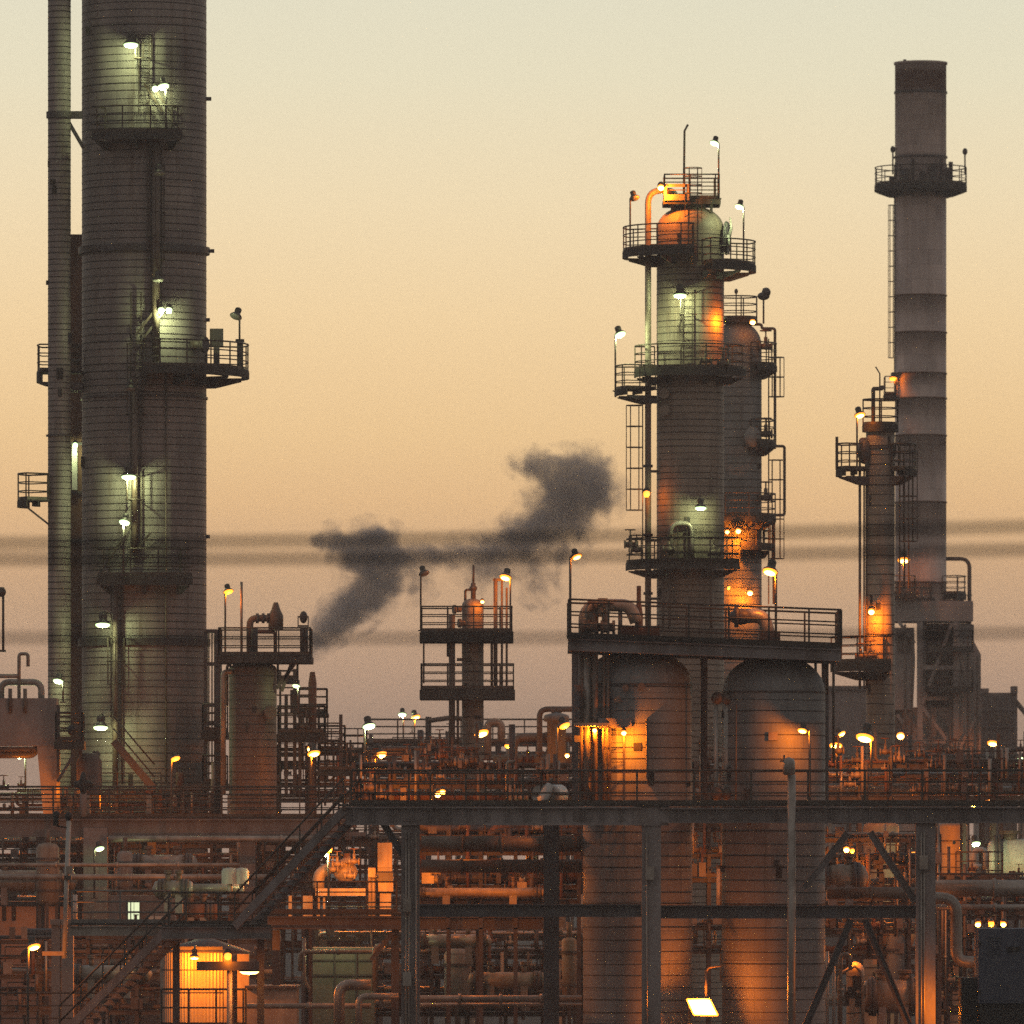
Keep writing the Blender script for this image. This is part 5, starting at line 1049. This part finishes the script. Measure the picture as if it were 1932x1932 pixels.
lamp('P',1065,1369,290,'o',30,'finned orange lamp beside the junction boxes of the left drum',pu=1051,bv=1480,tilt=-25,s=.65,on=2)
lamp('P',908,1383,362,'o',90,'bright orange post lamp in front of the foot of the slender column',pu=897,bv=1440,tilt=-18,s=1.05)
lamp('P',717,1424,352,'o',80,'bright orange post lamp left of the goosenecks',pu=707,bv=1470,tilt=-18,s=.95)
lamp('P',592,1421,339,'o',70,'bright orange double headed post lamp right of the stout vessel',pu=587,bv=1480,tilt=-12,s=.85)
lamp('B',586,1411,339.4,'o',16,'small bulb beside the double headed lamp right of the stout vessel',s=1.0)
lamp('P',784,1353,440,'o',50,'orange lamp standing above the far walkway',pu=782,bv=1398,tilt=-18,s=.8)
lamp('P',759,1348,440,'g',30,'round greenish lamp standing above the far walkway',pu=761,bv=1398,s=.7)
lamp('P',696,1370,300,'g',14,'dark finned lamp with green glow on a tall post left of the far walkway',pu=688,bv=1520,tilt=-12,s=.75,on=2)
lamp('P',177,1438,338.2,'o',120,'bright orange post lamp at the foot of the huge tower',pu=188,bv=1530,tilt=14,s=.95)
lamp('P',331,1431,326,'o',16,'weak finned orange lamp before the foot of the huge tower',pu=323,bv=1541,tilt=-20,s=.6,on=2)
lamp('B',826,1497,272,'o',45,'left bulb of the twin orange floodlight behind the deck railing',s=.75)
lamp('B',835,1493,272,'o',45,'right bulb of the twin orange floodlight behind the deck railing',s=.75)
lamp('P',960,1408,350,'o',30,'finned orange lamp right of the slender column foot',pu=968,bv=1470,tilt=14,s=.6,on=2)
lamp('B',1070,1424,296,'o',25,'small orange bulb beside the grey filter vessel',s=.6)
lamp('P',188,1601,328.5,'g',4,'yellow green lamp on a thin post before the wide concrete column',pu=178,bv=1695,tilt=-14,s=.6)
lamp('P',1840,1592,296,'g',95,'green lamp above the white pipes at the right',pu=1832,bv=1655,tilt=-8,s=.62)
lamp('P',1717,1613,288,'o',110,'bright orange post lamp behind the right deck brace',pu=1708,bv=1700,tilt=-16,s=.75)
lamp('B',1597,1601,282,'o',45,'orange bulb behind the left deck brace, right of the right drum',s=.75)
lamp('B',1608,1604,283,'o',20,'weaker orange bulb next to the bulb behind the left deck brace',s=.6,on=2)
lamp('B',1836,1517,310,'o',40,'round orange lamp just under the railing at the right end of the main deck',s=.75)
lamp('P',1862,1512,308,'o',45,'tilted orange lamp just under the railing at the right end of the main deck',pu=1850,bv=1540,tilt=-35,s=.6)
for u, lb, k in ((1845,'left','o'),(1870,'middle','o'),(1893,'right','o')): lamp('B',u,1742,275,k,22,lb+' one of three orange bulbs above the navy cabinet',s=.7,on=1 if u != 1870 else 2)
lamp('P',1827,1868,262,'o',45,'small orange lamp left of the navy cabinet',pu=1821,bv=1950,s=.45,tilt=-5)
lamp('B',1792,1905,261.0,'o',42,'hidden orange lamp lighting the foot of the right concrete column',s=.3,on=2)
lamp('P',64,1786,266,'o',60,'orange bell lamp on a post at the lower left',pu=53,bv=1950,tilt=-16,s=.68)
lamp('W',367,1806,274.7,'o',230,'orange wall lamp lighting the round corrugated tank',s=.55,rad=.2)
lamp('P',613,1610,284,'g',40,'green white lamp hanging behind the upper stair flight',pu=620,bv=1720,tilt=30,s=.55)
lamp('B',622,1601,284,'o',30,'small orange lamp just above the green white lamp behind the stairs',s=.7,on=2)
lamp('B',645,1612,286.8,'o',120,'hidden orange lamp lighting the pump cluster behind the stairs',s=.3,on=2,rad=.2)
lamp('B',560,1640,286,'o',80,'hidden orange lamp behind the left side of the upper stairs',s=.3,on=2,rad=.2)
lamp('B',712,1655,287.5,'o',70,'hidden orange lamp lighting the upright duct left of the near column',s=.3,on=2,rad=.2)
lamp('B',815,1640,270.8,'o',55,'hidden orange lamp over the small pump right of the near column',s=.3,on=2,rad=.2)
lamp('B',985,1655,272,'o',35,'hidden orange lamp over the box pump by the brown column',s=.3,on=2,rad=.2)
lamp('B',890,1603,280,'o',26,'flat orange lamp under the main deck right of the near column',s=.6,on=2)
lamp('P',35,1427,345,'g',35,'small green lamp below the left concrete portal',pu=48,bv=1500,tilt=15,s=.55)
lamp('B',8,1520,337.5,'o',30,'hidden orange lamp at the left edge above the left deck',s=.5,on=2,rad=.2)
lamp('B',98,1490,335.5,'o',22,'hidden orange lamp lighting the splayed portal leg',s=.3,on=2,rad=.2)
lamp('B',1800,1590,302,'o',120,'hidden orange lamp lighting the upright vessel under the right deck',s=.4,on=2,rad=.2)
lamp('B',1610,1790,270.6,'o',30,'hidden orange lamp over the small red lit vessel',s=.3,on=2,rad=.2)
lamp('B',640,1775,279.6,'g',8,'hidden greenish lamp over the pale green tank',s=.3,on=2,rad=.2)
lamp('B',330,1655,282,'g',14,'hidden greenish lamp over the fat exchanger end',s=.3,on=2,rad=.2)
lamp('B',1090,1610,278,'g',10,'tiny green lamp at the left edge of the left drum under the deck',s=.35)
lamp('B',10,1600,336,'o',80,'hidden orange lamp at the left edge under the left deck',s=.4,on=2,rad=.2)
# T shaped lamp post at the bottom
T = thing('lamp_post', 'T shaped orange lamp post before the round corrugated tank', 'lamp post', (X(433,264),264,0)); zt = lambda v: Z(v,264.)
MB().tube([P(433,2100,264),P(433,1815,264)], .085, 10).build('pole', M['equip'], T)
MB().bb(X(371,264),X(489,264),263.85,264.15,zt(1831),zt(1814)).build('crossarm', M['steel'], T)
MB().lathe([(.33,.06),(.33,0),(0,0)], (X(471,264),263.7,zt(1833)), 18).build('housing', M['lamp'], T); MB().lathe([(.3,-.005),(.2,-.07),(0,-.09)], (X(471,264),263.7,zt(1833)), 18).build('lens', E['o'], T)
ld = bpy.data.lights.new('lamp_light','POINT'); ld.energy = 60; ld.color = LC['o']; ld.shadow_soft_size = .1; lo = bpy.data.objects.new('lamp_light', ld); COL.objects.link(lo); lo.parent = T; lo.location = Vector((X(471,264),263.7,zt(1842)))-ORG[T]
lamp('B',430,1802,263.8,'o',6,'finned orange head on top of the T shaped lamp post',s=.9,on=2)
# the big floodlight facing the viewer
Yf = 265.8; T = thing('floodlight', 'big blinding floodlight facing the viewer in the gap between the drums', 'floodlight', (X(1325,Yf),Yf,Z(1950,Yf)))
cs = [P(u,v,Yf) for u,v in ((1297,1886),(1338,1886),(1353,1915),(1310,1914))]
bk = [p+Vector((0,.22,.08)) for p in cs]
MB().add([p+Vector((0,.012,0)) for p in cs]+bk, [(7,6,5,4),(0,4,5,1),(1,5,6,2),(2,6,7,3),(3,7,4,0)]).build('housing', M['lamp'], T)
MB().add(cs+[p+Vector((0,.01,0)) for p in cs], [(0,1,2,3),(0,4,5,1),(1,5,6,2),(2,6,7,3),(3,7,4,0)]).build('glass', E['flood'], T)
glow_rim = MB(); ct = sum(cs, Vector())/4
for i in range(4):
    a_, b_ = ct+(cs[i]-ct)*1.04, ct+(cs[(i+1)%4]-ct)*1.04; glow_rim.beam(a_+Vector((0,-.02,0)), b_+Vector((0,-.02,0)), .05, .05)
glow_rim.build('rim', E['o2'], T)  # glowing border stands in for the orange fringe of light round the glass
MB().tube([P(1332,1890,Yf+.2),P(1332,1830,Yf+.5)], .04, 7).tube(fillet([P(1332,1838,Yf+.5),P(1335,1826,Yf+.5),P(1360,1822,Yf+.5)],.1), .03, 6).build('bracket', M['equip'], T)
MB().tube([P(1300,2100,Yf+.3),P(1300,1900,Yf+.3)], .05, 7).build('post', M['steel'], T)
ld = bpy.data.lights.new('lamp_light','POINT'); ld.energy = 640; ld.color = (1,.2,.008); ld.shadow_soft_size = .2; lo = bpy.data.objects.new('lamp_light', ld); COL.objects.link(lo); lo.parent = T; lo.location = P(1328,1897,Yf-.16)-ORG[T]

# ================================================================== smoke drifting behind the plant
Yk = 640.; SP = [(588,1226,22,1.5),(602,1206,32,1.3),(622,1184,38,1.1),(645,1162,46,1.),(670,1140,52,1.),(700,1118,50,1.),(725,1092,48,1.),(738,1060,46,1.),(700,1066,52,1.),(668,1040,50,1.),(632,1026,40,1.1),(604,1018,26,1),(695,1020,44,1.0),(730,1024,40,.9),
  (775,1052,42,.62),(815,1050,40,.62),(855,1048,40,.66),(895,1042,42,.74),(930,1032,44,.8),(970,1018,48,.86),(1010,995,54,.95),(1050,975,58,1),(1090,980,54,.95),(1060,930,58,1.05),(1100,925,60,1.1),(1132,930,50,1.0),(1110,890,52,1.05),(1075,885,46,1),(1035,888,42,1.05),(1000,878,36,1.0),(968,876,22,.9),(1152,952,30,.6),(1000,945,30,.4),(785,1095,44,.3),(1015,1100,46,.22),(910,1085,44,.3),(945,1070,50,.4),(1000,1050,52,.5),(1055,1035,50,.45)]
org = P(850,1050,Yk); mb = MB()
for u, v, ru, d in SP: p = P(u,v,Yk); rr_ = L(ru,Yk)*1.25; mb.ell(p, rr_, rr_, rr_, 18, 10)
vm = bpy.data.materials.new('smoke'); vm.use_nodes = True; nt = vm.node_tree; N = nt.nodes; K = nt.links.new
N.remove(N['Principled BSDF']); out = N['Material Output']
pv = N.new('ShaderNodeVolumePrincipled'); pv.inputs['Color'].default_value = (.72,.69,.73,1); pv.inputs['Anisotropy'].default_value = .0; K(pv.outputs[0], out.inputs['Volume'])
tc = N.new('ShaderNodeTexCoord')
def noise(src, sc, det, rough=.5):
    n_ = N.new('ShaderNodeTexNoise'); n_.inputs['Scale'].default_value = sc; n_.inputs['Detail'].default_value = det; n_.inputs['Roughness'].default_value = rough; K(src, n_.inputs[0]); return n_
def math2(op, a, b):
    m = N.new('ShaderNodeMath'); m.operation = op
    for i, q_ in enumerate((a, b)):
        if isinstance(q_, (int, float)): m.inputs[i].default_value = q_
        else: K(q_, m.inputs[i])
    return m.outputs[0]
n1 = noise(tc.outputs['Object'], .5, 6, .62); sb = N.new('ShaderNodeVectorMath'); sb.operation = 'SUBTRACT'; K(n1.outputs['Color'], sb.inputs[0]); sb.inputs[1].default_value = (.5,.5,.5)
sl = N.new('ShaderNodeVectorMath'); sl.operation = 'SCALE'; K(sb.outputs[0], sl.inputs[0]); sl.inputs['Scale'].default_value = 2.6
ad = N.new('ShaderNodeVectorMath'); ad.operation = 'ADD'; K(tc.outputs['Object'], ad.inputs[0]); K(sl.outputs[0], ad.inputs[1])
acc = None
so_ = mb.build('smoke_plume', vm, None, 'dark grey smoke drifting in clumps behind the slender column', None, None, 'stuff')
o0 = ORG[so_]
for u, v, ru, d in SP:      # soft sum of puffs, so that neighbours melt into one stream
    p = P(u,v,Yk)-o0; rr_ = L(ru,Yk)
    ds = N.new('ShaderNodeVectorMath'); ds.operation = 'DISTANCE'; K(ad.outputs[0], ds.inputs[0]); ds.inputs[1].default_value = p
    mr = N.new('ShaderNodeMapRange'); mr.interpolation_type = 'SMOOTHSTEP'; K(ds.outputs['Value'], mr.inputs[0]); mr.inputs[1].default_value = rr_; mr.inputs[2].default_value = 0; mr.inputs[3].default_value = 0; mr.inputs[4].default_value = d
    acc = mr.outputs[0] if acc is None else math2('ADD', acc, mr.outputs[0])
n2 = noise(ad.outputs[0], .8, 7, .65)
m1 = N.new('ShaderNodeMapRange'); K(n2.outputs['Fac'], m1.inputs[0]); m1.inputs[1].default_value = .3; m1.inputs[2].default_value = .7; m1.inputs[3].default_value = .24; m1.inputs[4].default_value = -.42
fld = math2('SUBTRACT', acc, .1); fld = math2('SUBTRACT', fld, m1.outputs[0])
m2 = N.new('ShaderNodeMapRange'); K(fld, m2.inputs[0]); m2.inputs[1].default_value = 0; m2.inputs[2].default_value = .75; m2.inputs[3].default_value = 0; m2.inputs[4].default_value = 1.25
K(m2.outputs[0], pv.inputs['Density'])
rm = so_.modifiers.new('remesh', 'REMESH'); rm.mode = 'VOXEL'; rm.voxel_size = .22
cy.volume_step_rate = 1.0; cy.volume_max_steps = 128

for u, v, Y, pw, lb in ((90,1640,318,120,'deep under the left deck, left end'),(300,1585,331,50,'deep under the left deck, behind the wide concrete column'),(420,1640,318,110,'deep under the left deck, beside the stairs'),(120,1850,292,90,'behind the lower stair flight'),
    (860,1640,300,110,'behind the dark rack below the main deck'),(960,1790,292,110,'low behind the dark brown column'),(860,1860,290,90,'low behind the lower rack right of the near column'),(1340,1640,283,35,'in the slot between both drums'),(1620,1690,292,90,'behind the braces right of the right drum'),(1860,1800,294,90,'behind the navy cabinet'),
    (760,1500,276,60,'among the valves behind the deck railing, near the stair head'),(1010,1470,282,60,'among the valves left of the filter vessel'),(1750,1490,310,90,'among the valves behind the railing at the right'),(210,1520,338,60,'low behind the left deck railing'),(530,1530,336,60,'behind the left deck railing near the stair head'),(690,1870,282,60,'low beside the pale green tank')):
    lamp('B',u,v,Y,'o',pw*.7,'hidden orange lamp '+lb,s=.35,on=2,rad=.25)  # fill lamps added to brighten the dark gaps among the racks
